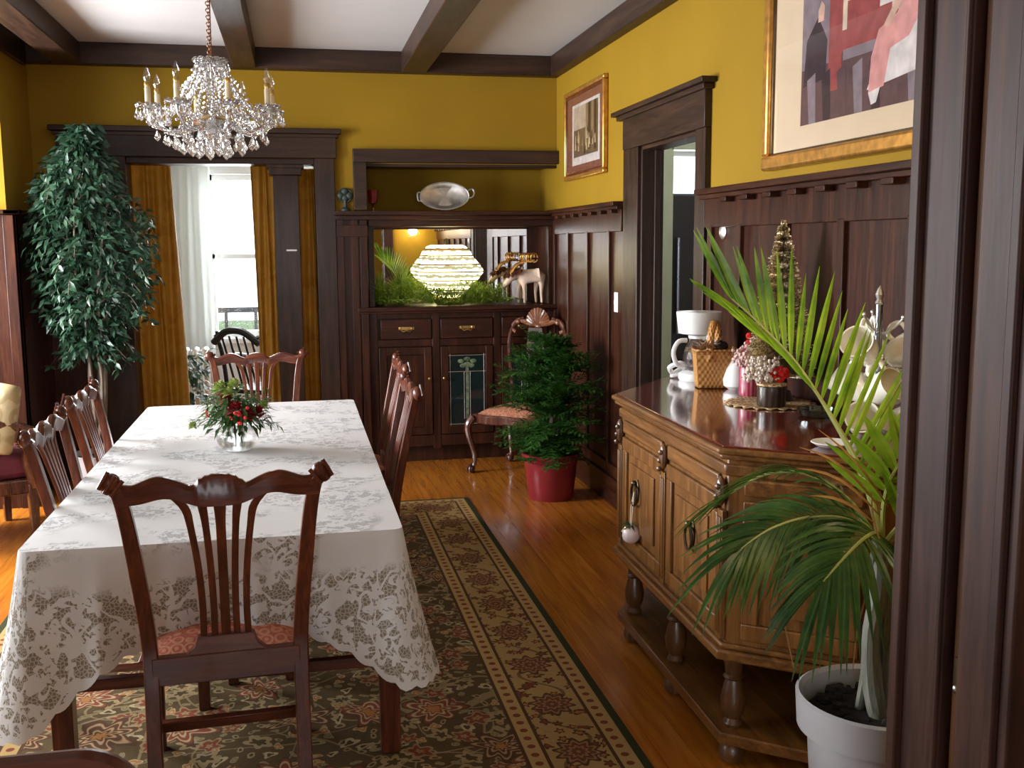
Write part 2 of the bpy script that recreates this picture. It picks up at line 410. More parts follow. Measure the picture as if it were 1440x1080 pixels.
def rug_mat(hx, hy):
    g = G('persian_rug'); co = g.coord(); x, y, z = g.sep(co)
    dx = g.m('SUBTRACT', hx, g.m('ABSOLUTE', x)); dy = g.m('SUBTRACT', hy, g.m('ABSOLUTE', y))
    d = g.m('MINIMUM', dx, dy)
    side = g.m('LESS_THAN', dx, dy)
    s = g.m('ADD', g.m('MULTIPLY', side, y), g.m('MULTIPLY', g.m('SUBTRACT', 1.0, side), x))
    tv = g.noise(co, 60, 2)
    olive = (.066, .042, .017); cream = (.36, .28, .15); rust = (.17, .045, .022); tan = (.36, .23, .085); brown = (.075, .035, .016); sage = (.16, .135, .065); ora = (.30, .13, .04)
    def flowers(vec, scale, rnd, R, petals, thr):
        o = g.vor(vec, scale, rnd, dim='2D')
        px, py, pz = g.sep(o['Position'])
        vx, vy, vz = g.sep(vec)
        lx = g.m('SUBTRACT', vx, px); ly = g.m('SUBTRACT', vy, py)
        r = g.m('SQRT', g.m('ADD', g.m('MULTIPLY', lx, lx), g.m('MULTIPLY', ly, ly)))
        th = g.m('ARCTAN2', ly, lx)
        cr, cg, cb = g.sep(o['Color'])
        lobes = g.m('ADD', .78, g.m('MULTIPLY', .22, g.m('COSINE', g.m('ADD', g.m('MULTIPLY', th, petals), g.m('MULTIPLY', cr, 6.0)))))
        q = g.m('DIVIDE', r, g.m('MULTIPLY', R, lobes))
        on = g.m('MULTIPLY', g.m('LESS_THAN', q, 1.0), g.m('GREATER_THAN', cg, thr))
        return q, on, cr, cb
    wob = g.noise(co, 4.0, 2, out='Color')
    wv = g.n('ShaderNodeVectorMath'); wv.operation = 'SCALE'; g.put(wv.inputs[0], wob); wv.inputs['Scale'].default_value = .16
    wa = g.n('ShaderNodeVectorMath'); wa.operation = 'ADD'; g.put(wa.inputs[0], co); g.put(wa.inputs[1], wv.outputs[0]); cw = wa.outputs[0]
    field = g.mix(tv, olive, tuple(k*1.45 for k in olive))
    beige = (.26, .185, .09)
    for sc, w, off in ((2.6, .0055, 0), (3.1, .0055, 5.3), (4.4, .007, 11.0)):
        nz = g.noise(g.mapping(co, loc=(off, off, off)), sc, 0)
        ln = g.m('LESS_THAN', g.m('ABSOLUTE', g.m('SUBTRACT', nz, .5)), w)
        field = g.mix(g.m('MULTIPLY', ln, .7), field, beige)
    for sc, R_, pet, thr, off, ca, cb_ in ((20, .017, 2, .35, 3.1, beige, sage), (14, .026, 3, .5, 9.7, cream, ora), (8.5, .048, 5, .35, 5.2, beige, rust)):
        q, on, cr, cb = flowers(g.mapping(cw, loc=(off, 1.7, 0)), sc, .95, R_, float(pet), thr)
        fc = g.mix(g.m('GREATER_THAN', cb, .55), g.mix(g.m('SINE', g.m('MULTIPLY', q, 9.0)), cb_, ca), g.mix(g.m('LESS_THAN', q, .5), ca, olive))
        field = g.mix(on, field, fc)
    q, on, cr, cb = flowers(cw, 3.4, .8, .115, 7.0, .15)
    ring = g.m('SINE', g.m('ADD', g.m('MULTIPLY', q, 19.0), g.m('MULTIPLY', tv, 1.2)))
    fc = g.mix(g.m('GREATER_THAN', cr, .5), g.mix(ring, rust, cream), g.mix(ring, brown, (.33, .20, .10)))
    fc = g.mix(g.m('LESS_THAN', q, .22), fc, ora)
    fc = g.mix(g.step(q, .9, 1.0), fc, brown)
    field = g.mix(on, field, fc)
    # main border: palmettes on tan ground
    u = g.m('FRACT', g.m('DIVIDE', s, .34)); u = g.m('MULTIPLY', g.m('SUBTRACT', u, .5), .34)
    v = g.m('SUBTRACT', d, .195)
    r = g.m('SQRT', g.m('ADD', g.m('MULTIPLY', g.m('MULTIPLY', u, u), .8), g.m('MULTIPLY', v, v)))
    th = g.m('ARCTAN2', v, u)
    lob = g.m('MULTIPLY', .078, g.m('ADD', .86, g.m('MULTIPLY', .14, g.m('COSINE', g.m('MULTIPLY', th, 10.0)))))
    q = g.m('DIVIDE', r, lob)
    bord = g.mix(tv, tan, tuple(k*.75 for k in tan))
    vy = g.m('MULTIPLY', .06, g.m('SINE', g.m('MULTIPLY', s, 2*pi/.34)))
    ln = g.m('LESS_THAN', g.m('ABSOLUTE', g.m('SUBTRACT', v, vy)), .007)
    bord = g.mix(g.m('MULTIPLY', ln, .7), bord, brown)
    q2, on2, cr2, cb2 = flowers(g.mapping(cw, loc=(7, 2, 0)), 17, .95, .023, 5, .15)
    bord = g.mix(on2, bord, g.mix(g.m('LESS_THAN', q2, .55), brown, g.mix(g.m('GREATER_THAN', cb2, .5), rust, ora)))
    pal = g.mix(g.m('SINE', g.m('ADD', g.m('MULTIPLY', q, 17.0), g.m('MULTIPLY', tv, 2.0))), (.12, .045, .022), (.27, .15, .06))
    bord = g.mix(g.m('LESS_THAN', q, 1.0), bord, pal)
    bord = g.mix(g.step(q, .92, 1.05), bord, brown)
    # guard stripes
    gd = g.mix(g.m('LESS_THAN', g.m('SQRT', g.m('ADD', g.m('POWER', g.m('SUBTRACT', g.m('MULTIPLY', g.m('FRACT', g.m('DIVIDE', s, .055)), .055), .0275), 2.0), g.m('POWER', g.m('MINIMUM', g.m('ABSOLUTE', g.m('SUBTRACT', d, .061)), g.m('ABSOLUTE', g.m('SUBTRACT', d, .330))), 2.0))), .013), tan, rust)
    lines = g.m('LESS_THAN', g.m('ABSOLUTE', g.m('SUBTRACT', g.m('PINGPONG', g.m('SUBTRACT', d, .06), .1325), .030)), .004)
    c = g.mix(g.m('LESS_THAN', d, .30), field, bord)
    gmask = g.m('ADD', g.step(d, .03, .09), g.step(d, .30, .36), clamp=True)
    c = g.mix(gmask, c, gd)
    for e in (.092, .298, .362):
        c = g.mix(g.m('LESS_THAN', g.m('ABSOLUTE', g.m('SUBTRACT', d, e)), .006), c, brown)
    c = g.mix(g.m('LESS_THAN', d, .03), c, (.035, .036, .014))
    return g.end(g.bsdf(c, .95, 0, .1, g.bump(tv, .3, .004)))

def lace_mat():
    g = G('white_lace'); co = g.coord()
    at = g.n('ShaderNodeAttribute'); at.attribute_name = 'drop'; drop = at.outputs['Fac']
    sv = g.n('ShaderNodeAttribute'); sv.attribute_name = 'span'; span = sv.outputs['Fac']
    x, y, z = g.sep(co)
    # flat pattern coordinate: on the top x,y ; on the skirt perimeter / drop
    issk = g.m('GREATER_THAN', drop, .001)
    vt = g.comb(x, y, 0.0); vs = g.comb(span, drop, 3.0)
    mv = g.n('ShaderNodeMix'); mv.data_type = 'VECTOR'; g.put(mv.inputs[0], issk); g.put(mv.inputs[4], vt); g.put(mv.inputs[5], vs); vec = mv.outputs[1]
    wob = g.noise(vec, 9, 2, out='Color')
    wv = g.n('ShaderNodeVectorMath'); wv.operation = 'SCALE'; g.put(wv.inputs[0], wob); wv.inputs['Scale'].default_value = .06
    wa = g.n('ShaderNodeVectorMath'); wa.operation = 'ADD'; g.put(wa.inputs[0], vec); g.put(wa.inputs[1], wv.outputs[0]); cw = wa.outputs[0]
    def petals(scale, Rr, n, loc):
        v2 = g.mapping(cw, loc=loc); o = g.vor(v2, scale, .85, dim='2D'); px, py, pz = g.sep(o['Position']); ax, ay, az = g.sep(v2)
        lx = g.m('SUBTRACT', ax, px); ly = g.m('SUBTRACT', ay, py)
        r = g.m('SQRT', g.m('ADD', g.m('MULTIPLY', lx, lx), g.m('MULTIPLY', ly, ly))); t = g.m('ARCTAN2', ly, lx)
        cr, cg, cb = g.sep(o['Color'])
        q = g.m('DIVIDE', r, g.m('MULTIPLY', Rr, g.m('ADD', .72, g.m('MULTIPLY', .28, g.m('COSINE', g.m('ADD', g.m('MULTIPLY', t, n), g.m('MULTIPLY', cr, 6.0)))))))
        return q
    qa = petals(8.5, .056, 5.0, (0, 0, 0)); qb = petals(19, .026, 4.0, (3.3, 1.1, 0))
    solid = g.m('MAXIMUM', g.m('MAXIMUM', g.step(qa, .72, 1.0), g.m('LESS_THAN', qa, .38)), g.m('LESS_THAN', qb, .85))
    nz2 = g.noise(vec, 11, 1, .5)
    scroll = g.m('LESS_THAN', g.m('ABSOLUTE', g.m('SUBTRACT', nz2, .5)), .028)
    th = g.m('MAXIMUM', solid, scroll)
    e = g.vor(vec, 95, 1, 'DISTANCE_TO_EDGE', dim='2D')
    mesh = g.m('LESS_THAN', e['Distance'], .13)
    hm = g.n('ShaderNodeAttribute'); hm.attribute_name = 'hem'
    hem = g.m('MULTIPLY', issk, g.m('LESS_THAN', hm.outputs['Fac'], .020))
    big = g.noise(vec, 4.6, 2, .5)
    mot = g.sstep(big, .45, .56)
    band = g.sstep(g.m('ADD', drop, g.m('MULTIPLY', big, .16)), .15, .20)
    lacy = g.m('MAXIMUM', mot, band)
    fill = g.m('MAXIMUM', g.m('MAXIMUM', th, hem), g.m('MULTIPLY', mesh, .55))
    white = (.80, .78, .76)
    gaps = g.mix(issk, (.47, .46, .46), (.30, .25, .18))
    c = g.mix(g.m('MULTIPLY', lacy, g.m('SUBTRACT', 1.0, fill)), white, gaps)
    edge = g.m('GREATER_THAN', drop, 10.0)
    p = g.bsdf(c, .85, 0, .2, g.bump(g.m('MULTIPLY', fill, lacy), .4, .004))
    t = g.n('ShaderNodeBsdfTranslucent'); g.put(t.inputs[0], c)
    mx = g.n('ShaderNodeMixShader'); mx.inputs[0].default_value = .25; g.put(mx.inputs[1], p); g.put(mx.inputs[2], t.outputs[0])
    return g.end(mx.outputs[0])
M['lace'] = lace_mat()

def damask(name, c1, c2, sc=28):
    g = G(name); o = g.vor(g.coord(), sc, .3)
    k = g.m('SINE', g.m('MULTIPLY', o['Distance'], 16.0))
    return g.end(g.bsdf(g.mix(g.sstep(k, -.2, .4), c1, c2), .75, 0, .3, g.bump(k, .2, .003)))
M['seat'] = damask('seat_damask', (.40, .10, .065), (.48, .21, .12))
M['seat2'] = damask('armchair_damask', (.33, .12, .07), (.45, .20, .11), 22)
M['cushion'] = damask('cream_cushion', (.38, .30, .16), (.28, .21, .10), 9)
def curtain_mat():
    g = G('gold_brocade'); co = g.coord()
    o = g.noise(g.mapping(co, (1, 1, .8)), 9, 3, .6)
    x, y, z = g.sep(co)
    w = g.m('SINE', g.m('ADD', g.m('MULTIPLY', z, 34.0), g.m('MULTIPLY', g.noise(co, 14, 2), 9.0)))
    k = g.m('GREATER_THAN', w, .2)
    c = g.mix(k, g.ramp(o, [(.3, (.40, .20, .022)), (.7, (.56, .33, .05))]), (.50, .29, .05))
    p = g.bsdf(c, .5, 0, .4)
    t = g.n('ShaderNodeBsdfTranslucent'); g.put(t.inputs[0], c)
    mx = g.n('ShaderNodeMixShader'); mx.inputs[0].default_value = .3; g.put(mx.inputs[1], p); g.put(mx.inputs[2], t.outputs[0])
    return g.end(mx.outputs[0])
M['curtain'] = curtain_mat()
def sheer():
    g = G('sheer_white'); d = g.n('ShaderNodeBsdfDiffuse'); g.put(d.inputs[0], (.8, .81, .80)); t = g.n('ShaderNodeBsdfTranslucent'); g.put(t.inputs[0], (.8, .82, .80))
    mx = g.n('ShaderNodeMixShader'); mx.inputs[0].default_value = .4; g.put(mx.inputs[1], d.outputs[0]); g.put(mx.inputs[2], t.outputs[0])
    return g.end(mx.outputs[0])
M['sheer'] = sheer()
def wicker():
    g = G('woven_splint'); x, y, z = g.sep(g.coord())
    an = g.m('ARCTAN2', y, x)
    a = g.m('SINE', g.m('MULTIPLY', an, 26.0)); b = g.m('SINE', g.m('MULTIPLY', z, 2*pi/.030))
    w = g.m('MULTIPLY', a, b)
    c = g.ramp(g.m('ADD', g.m('MULTIPLY', w, .5), .5), [(.05, (.30, .13, .03)), (.5, (.47, .22, .055)), (1, (.55, .27, .08))])
    return g.end(g.bsdf(c, .45, 0, .4, g.bump(w, .5, .004), .1))
M['wicker'] = wicker()
def doily():
    g = G('crochet'); o = g.vor(g.coord(), 55, 1, 'DISTANCE_TO_EDGE'); k = g.m('LESS_THAN', o['Distance'], .13)
    return g.end(g.bsdf(g.mix(k, (.28, .16, .08), (.66, .48, .28)), .9, 0, .1, g.bump(k, .4, .003)))
M['doily'] = doily()
def lamp_mat():
    g = G('lit_crystal_shade'); x, y, z = g.sep(g.coord())
    nz = g.noise(g.coord(), 26, 3, .7)
    w = g.m('SINE', g.m('ADD', g.m('MULTIPLY', z, 2*pi/.062), g.m('MULTIPLY', nz, 5.0)))
    k = g.sstep(w, -.7, .1)
    e = g.n('ShaderNodeEmission'); g.put(e.inputs[0], (1.0, .90, .48)); g.put(e.inputs[1], g.m('ADD', .5, g.m('MULTIPLY', k, 6.5)))
    return g.end(e.outputs[0])
M['lampglow'] = lamp_mat()
def ribbed(name, c1, c2, n=18):
    g = G(name); x, y, z = g.sep(g.coord()); s = g.m('SINE', g.m('MULTIPLY', g.m('ARCTAN2', y, x), float(n)))
    return g.end(g.bsdf(g.mix(g.sstep(s, -.3, .5), c1, c2), .35, 0, .5, None, .3))
M['redtin'] = ribbed('red_striped_tin', (.28, .008, .03), (.42, .10, .14))
M['logbark'] = ribbed('log_bark', (.020, .012, .008), (.06, .035, .022), 14)
def glitter(name, c1, c2):
    g = G(name); o = g.vor(g.coord(), 260, 1); r, gg, b = g.sep(o['Color'])
    return g.end(g.bsdf(g.mix(g.m('GREATER_THAN', r, .55), c1, c2), .35, .5, .5))
M['goldtinsel'] = glitter('gold_tinsel', (.22, .16, .075), (.80, .66, .42))
M['tabletop'] = wood('red_polished_top', (.085, .012, .008), (.14, .02, .012), (.20, .035, .018), 'y', .06, 1.0, 1.2, bump=.0)
# ------------------------------------------------------------------ the setting
YB, XR, ZC = 7.34, 1.86, 2.86          # back wall face, right wall face, ceiling
struct('floor', MB().box(-3.3, 3.9, -3.3, 11.5, -.08, 0), M['floor'])
struct('ceiling', MB().box(-3.3, 3.9, -3.3, 8.0, ZC, ZC+.1), M['ceil'])
b = MB()
b.box(-2.0, -1.09, YB, 7.52, 0, ZC).box(-1.09, .15, YB, 7.52, 2.15, ZC).box(.15, .5, YB, 7.95, 0, ZC)
b.box(.5, XR, YB, 7.95, 2.12, ZC).box(.5, XR, 7.85, 7.95, 0, 2.12)
struct('wall_back', b, M['wall'])
b = MB()
b.box(XR, 1.96, 1.75, 4.62, 0, ZC).box(XR, 1.96, 5.45, 7.95, 0, ZC).box(XR, 1.96, 4.62, 5.45, 2.08, ZC)
struct('wall_right', b, M['wall'])
struct('wall_left', MB().box(-1.88, -1.645, 6.62, YB, 0, ZC), M['wall'])
b = MB().box(-3.0, -1.88, 6.62, 6.72, 0, ZC).box(-3.0, -2.9, 2.0, 6.65, 0, .72).box(-3.0, -2.9, 2.0, 6.65, 2.32, ZC).box(-3.0, -1.6, 1.9, 2.0, 0, ZC)
for y0, y1 in ((2.0, 2.55), (3.75, 3.9), (5.1, 5.25), (6.4, 6.55)): b.box(-3.0, -2.9, y0, y1, .72, 2.32)
struct('wall_bay', b, M['wall'])
def window(n, x0, x1, y0, y1, z0, z1, axis, mat):
    """a sash window in a wall: frame, meeting rail and glass"""
    b = MB(); w = .05
    if axis == 'x':
        for (a0, a1, c0, c1) in ((y0, y1, z0, z0+w), (y0, y1, z1-w, z1), (y0, y0+w, z0, z1), (y1-w, y1, z0, z1), (y0, y1, (z0+z1)/2-.02, (z0+z1)/2+.02)): b.box(x0, x1, a0, a1, c0, c1)
        gl = MB().box((x0+x1)/2-.003, (x0+x1)/2+.003, y0+w, y1-w, z0+w, z1-w)
    else:
        for (a0, a1, c0, c1) in ((x0, x1, z0, z0+w), (x0, x1, z1-w, z1), (x0, x0+w, z0, z1), (x1-w, x1, z0, z1), (x0, x1, (z0+z1)/2-.02, (z0+z1)/2+.02)): b.box(a0, a1, y0, y1, c0, c1)
        gl = MB().box(x0+w, x1-w, (y0+y1)/2-.003, (y0+y1)/2+.003, z0+w, z1-w)
    o = struct('window_%d' % n, b, mat); p = gl.build('pane', M['glassy'], o)
    return o
window(1, -2.98, -2.92, 2.55, 3.75, .72, 2.32, 'x', M['casing'])
window(2, -2.98, -2.92, 3.9, 5.1, .72, 2.32, 'x', M['casing'])
window(3, -2.98, -2.92, 5.25, 6.4, .72, 2.32, 'x', M['casing'])
# hall the photograph is taken from
b = MB().box(-3.1, -3.0, -3.1, 1.9, 0, ZC).box(3.0, 3.1, -3.1, 1.75, 0, ZC)
b.box(-3.0, -1.9, -3.1, -3.0, 0, ZC).box(.7, 3.0, -3.1, -3.0, 0, ZC).box(-1.9, .7, -3.1, -3.0, 0, .75).box(-1.9, .7, -3.1, -3.0, 2.3, ZC)
struct('wall_hall', b, M['wall'])
window(4, -1.9, .7, -3.08, -3.02, .75, 2.3, 'y', M['casing'])  # unseen window, added for mirror reflections and fill light
b = MB().box(-3.0, -1.45, 1.5, 1.75, 0, ZC).box(1.26, 3.0, 1.5, 1.75, 0, ZC).box(-1.45, 1.26, 1.5, 1.75, 2.42, ZC)
struct('wall_front', b, M['wall'])
# jamb of the wide opening: dining casing, pocket slot with door edge, hall casing
b = MB().box(1.15, 1.26, 1.637, 1.78, 0, 2.42).box(1.15, 1.26, 1.47, 1.593, 0, 2.42).box(1.185, 1.26, 1.593, 1.637, 0, 2.42)
b.box(1.15, 1.50, 1.45, 1.49, 0, 2.42).box(1.135, 1.16, 1.755, 1.785, 0, 2.42).box(1.138, 1.16, 1.475, 1.50, 0, 2.42).box(1.144, 1.16, 1.640, 1.652, 0, 2.42)
b.box(-1.45, 1.26, 1.47, 1.78, 2.38, 2.42).box(-1.45, -1.40, 1.47, 1.78, 0, 2.42)
struct('trim_1', b, M['jamb'], .004)
d = struct('door_1', MB().box(1.172, 1.186, 1.598, 1.632, .02, 2.36), M['oakdark'])
lk = MB().box(1.168, 1.174, 1.606, 1.624, .73, .80).build('strike_plate', M['bronze'], d)
MB().ball((1.167, 1.617, .742), (.004, .006, .006)).build('pin', M['silver'], d)

# ceiling beams
b = MB()
for x0, x1 in ((-1.47, -1.30), (-.36, -.21), (.75, .92)): b.box(x0, x1, 1.75, 7.26, 2.725, ZC)
struct('trim_2', b, M['beam_y'], .006)
b = MB().box(-1.645, XR, 7.24, YB, 2.725, ZC); struct('trim_3', b, M['beam_x'], .006)
b = MB().box(1.79, XR, 1.75, 7.24, 2.725, ZC).box(-1.9, -1.62, 1.9, 7.24, 2.70, ZC); struct('trim_4', b, M['beam_y'], .006)

# opening in the back wall: casings, head with cap
b = MB().box(.15, .285, 7.30, YB, 0, 2.15).box(.15, .17, YB, 7.55, 0, 2.15).box(-1.27, -1.07, 7.30, YB, 0, 2.15).box(-1.09, -1.07, YB, 7.55, 0, 2.15)
struct('trim_5', b, M['casing'], .004)
b = MB().box(-1.49, .30, 7.295, YB, 2.15, 2.31).box(-1.53, .335, 7.27, YB, 2.31, 2.345).box(-1.51, .315, 7.285, YB, 2.285, 2.31).box(-1.07, .15, YB, 7.55, 2.11, 2.15)
struct('trim_6', b, M['beam_x'], .004)
b = MB().box(-.13, .04, 7.36, 7.5, .09, 2.04).box(-.155, .065, 7.335, 7.525, 2.04, 2.11).box(-.17, .08, 7.325, 7.535, 2.085, 2.11).box(-.15, .06, 7.34, 7.52, 0, .12)
p = struct('pillar', b, M['casing'], .004)
MB().box(-.055, .015, 7.354, 7.362, 1.525, 1.536).build('label_strip', M['white'], p)

# panelling of the narrow strip between opening and built-in, plus dark panelling left of opening
b = MB().box(.285, .50, 7.325, YB, 0, 1.765)
for x in (.285, .385, .445): b.box(x, x+.05, 7.305, 7.33, 0, 1.765)
b.box(.285, .5, 7.303, 7.33, 1.62, 1.70).box(.285, .5, 7.303, 7.33, 0, .2)
b.box(-1.70, -1.27, 7.315, YB, 0, 1.78)
struct('trim_7', b, M['panel'], .003)
# alcove frame: header and post in dark wood
b = MB().box(.41, XR, 7.27, YB, 2.125, 2.215).box(.41, .50, 7.27, YB, 1.80, 2.125).box(.50, XR, YB, 7.40, 2.10, 2.125)
struct('trim_8', b, M['beam_x'], .004)

def wainscot(n, y0, y1, bats, rail=True):
    b = MB().box(XR-.018, XR, y0, y1, 0, 1.77)
    for y in bats: b.box(XR-.036, XR-.01, y-.024, y+.024, .2, 1.64)
    b.box(XR-.034, XR-.01, y0, y1, 1.63, 1.77).box(XR-.034, XR-.01, y0, y1, 0, .24)
    struct('trim_%d' % n, b, M['panel'], .003)
    b = MB().box(XR-.085, XR, y0, y1, 1.775, 1.80).box(XR-.06, XR, y0, y1, 1.755, 1.775)
    k = int((y1-y0)/.21)
    for i in range(k):
        y = y0+.1+i*.21; b.box(XR-.075, XR-.02, y-.035, y+.035, 1.735, 1.757)
    struct('trim_%d' % (n+1), b, M['panel_y'], .003)
wainscot(9, 5.72, 7.34, (5.97, 6.44, 6.92, 7.30))
wainscot(11, 1.78, 4.49, (1.9, 2.43, 2.85, 3.27, 3.69, 4.11, 4.42))
struct('baseboard_right', MB().box(XR-.05, XR-.03, 1.78, 4.49, 0, .17).box(XR-.05, XR-.03, 5.72, 7.34, 0, .17), M['panel_y'], .003)
b = MB().box(-1.65, -1.59, 6.585, YB, 0, 1.755).box(-2.9, -1.59, 6.585, 6.625, 0, 1.755).box(-2.9, -1.56, 6.55, 6.625, 1.755, 1.78).box(-1.65, -1.56, 6.55, YB, 1.755, 1.78)
for x in (-1.63, -2.05, -2.47): b.box(x-.03, x+.03, 6.57, 6.59, 0, 1.75)
struct('trim_13', b, M['panel'], .003)
# right doorway: casing, crown, jambs
b = MB().box(XR-.03, XR, 5.45, 5.70, 0, 2.08).box(XR-.03, XR, 4.50, 4.62, 0, 2.08)
b.box(XR-.01, 1.975, 5.43, 5.455, 0, 2.08).box(XR-.01, 1.975, 4.615, 4.64, 0, 2.08).box(1.92, 1.95, 5.415, 5.44, 0, 2.06)
struct('trim_14', b, M['casing'], .004)
b = MB().box(XR-.035, XR, 4.50, 5.70, 2.08, 2.25).box(XR-.075, XR, 4.44, 5.80, 2.27, 2.295).box(XR-.055, XR, 4.47, 5.76, 2.245, 2.27).box(XR-.01, 1.975, 4.62, 5.45, 2.06, 2.08)
struct('trim_15', b, M['beam_y'], .004)

# sun room seen through the curtained opening
b = MB().box(-3.0, -.76, 9.8, 9.9, 0, 2.6).box(.62, 1.1, 9.8, 9.9, 0, 2.6).box(-.76, .62, 9.8, 9.9, 0, .74).box(-.76, .62, 9.8, 9.9, 2.2, 2.6)
b.box(-3.0, -2.9, 7.52, 9.8, 0, 2.6).box(1.0, 1.1, 7.95, 9.8, 0, 2.6).box(.5, 1.1, 7.95, 8.0, 0, 2.6).box(-3.0, 1.1, 7.5, 9.9, 2.6, 2.7)
struct('wall_sunroom', b, M['wall_white'])
window(5, -.76, .62, 9.82, 9.88, .74, 2.2, 'y', M['wall_white'])
struct('trim_16', MB().box(-.88, .74, 9.76, 9.8, 2.2, 2.32).box(-.86, -.76, 9.77, 9.8, .66, 2.2).box(-.9, .75, 9.72, 9.8, .68, .73), M['wall_white'], .004)
# kitchen beyond the right doorway
b = MB().box(3.5, 3.6, 4.0, 8.6, 0, ZC).box(1.96, 3.6, 4.0, 4.1, 0, ZC).box(1.96, 2.8, 8.5, 8.6, 0, ZC).box(2.8, 3.5, 8.5, 8.6, 0, 1.5).box(2.8, 3.5, 8.5, 8.6, 2.35, ZC)
struct('wall_kitchen', b, M['wall_white'])
window(6, 2.8, 3.5, 8.52, 8.58, 1.5, 2.35, 'y', M['wall_white'])
struct('ground', MB().box(-12, 12, 11.6, 30, -.6, -.5).box(-30, -3.3, -12, 30, -.6, -.5), plain('outside_lawn', (.16, .22, .10), .9, var=.4))

# ------------------------------------------------------------------ built-in buffet
bu = thing('built_in_buffet', 'dark wooden built-in buffet with mirrored niche on the back wall', 'buffet', (1.14, 7.34, 0))
W_ = dict(parent=bu, world=True)
b = MB().box(.455, 1.84, 7.36, 7.84, .12, 1.10).box(.47, 1.83, 7.40, 7.84, 0, .12)
b.box(.455, .555, 7.335, 7.36, .0, 1.10)
for x0, x1 in ((.94, .995), (1.385, 1.44), (1.79, 1.84)): b.box(x0, x1, 7.332, 7.36, .10, 1.102)
for z0, z1 in ((.12, .20), (.845, .895), (1.045, 1.10)): b.box(.555, 1.84, 7.335, 7.36, z0, z1)
b.build('carcass', M['panel'], bevel=.003, **W_)
MB().box(.42, 1.84, 7.26, 7.84, 1.10, 1.13).box(.435, 1.84, 7.275, 7.34, 1.085, 1.10).build('countertop', M['panel_x'], bevel=.005, **W_)
b = MB().box(.50, 1.84, 7.72, 7.84, 1.13, 1.70).box(.505, .545, 7.36, 7.72, 1.13, 1.70).box(1.80, 1.84, 7.36, 7.72, 1.13, 1.70).box(.505, 1.84, 7.36, 7.72, 1.69, 1.72)
b.box(.555, 1.735, 7.695, 7.72, 1.675, 1.70).box(.545, .57, 7.695, 7.72, 1.13, 1.70).box(1.715, 1.80, 7.695, 7.72, 1.13, 1.70)
b.build('niche_lining', M['panel'], bevel=.003, **W_)
MB().box(.57, 1.715, 7.705, 7.715, 1.13, 1.68).build('mirror', M['mirror'], **W_)
b = MB().box(.505, 1.84, 7.33, 7.36, 1.69, 1.765).box(.27, 1.85, 7.24, 7.84, 1.765, 1.795).box(.28, 1.85, 7.27, 7.33, 1.735, 1.765)
b.build('mantel_shelf', M['panel_x'], bevel=.004, **W_)
def panel_door(name, x0, x1, z0, z1, knobx, glass=False):
    b = MB(); w = .055
    b.box(x0, x0+w, 7.325, 7.345, z0, z1).box(x1-w, x1, 7.325, 7.345, z0, z1).box(x0+w, x1-w, 7.325, 7.345, z0, z0+w).box(x0+w, x1-w, 7.325, 7.345, z1-w, z1)
    if not glass: b.box(x0+w, x1-w, 7.336, 7.345, z0+w, z1-w)
    d = b.build(name, M['panel'], bu, bevel=.003, world=True)
    if glass:
        MB().box(x0+w, x1-w, 7.334, 7.338, z0+w, z1-w).build('glass_pane', M['cabglass'], d, world=True)
        c = MB(); xm = (x0+x1)/2
        for xx in (x0+w+.012, x1-w-.012): c.tube([(xx, 7.332, z0+w), (xx, 7.332, z1-w)], .0025, 5)
        for zz in (z0+w+.012, z1-w-.012, z1-w-.13): c.tube([(x0+w, 7.332, zz), (x1-w, 7.332, zz)], .0025, 5)
        for xx in (xm-.022, xm+.022): c.tube([(xx, 7.332, z0+w+.05), (xx, 7.332, z1-w-.13)], .0025, 5)
        c.build('leading', M['silver'], d, world=True)
        c = MB().box(xm-.011, xm+.011, 7.3325, 7.3345, z0+w+.05, z1-w-.09)
        for dx, dz in ((0, 0), (-.03, -.012), (.03, -.012), (-.045, .02), (.045, .02), (0, .035)): c.ball((xm+dx, 7.3335, z1-w-.075+dz), (.024, .0025, .016), 10, 6)
        c.build('tulip_motif', M['stained'], d, world=True)
    MB().lathe([(.004, 0), (.005, .01), (.011, .014), (.012, .02), (.006, .026), (0, .027)], 12, M=Matrix.Translation((knobx, 7.325, (z0+z1)/2+.09)) @ Matrix.Rotation(pi/2, 4, 'X')).build('knob', M['brass'], d, world=True)
M['cabglass'] = plain('dark_cabinet_glass', (.010, .018, .018), .08, spec=.6)
M['stained'] = plain('green_stained_glass', (.13, .17, .10), .2, var=.5, vs=40)
panel_door('door', .56, .935, .205, .84, .915)
panel_door('door', 1.0, 1.38, .205, .84, 1.02, True)
panel_door('door', 1.445, 1.785, .205, .84, 1.465, True)
for x0, x1 in ((.57, .94), (.995, 1.385), (1.44, 1.79)):
    d = MB().box(x0+.006, x1-.006, 7.322, 7.345, .90, 1.04).build('drawer', M['panel_x'], bu, bevel=.004, world=True)
    xm = (x0+x1)/2
    h = MB()
    for s in (-1, 1): h.ball((xm+s*.04, 7.318, .975), (.010, .006, .012), 8, 5)
    h.tube(curve([(xm-.04, 7.312, .972), (xm-.025, 7.305, .955), (xm, 7.303, .962), (xm+.025, 7.305, .955), (xm+.04, 7.312, .972)], 11), .004, 6)
    h.box(xm-.055, xm+.055, 7.319, 7.323, .966, .986)
    h.build('bail_handle', M['brass'], d, world=True)

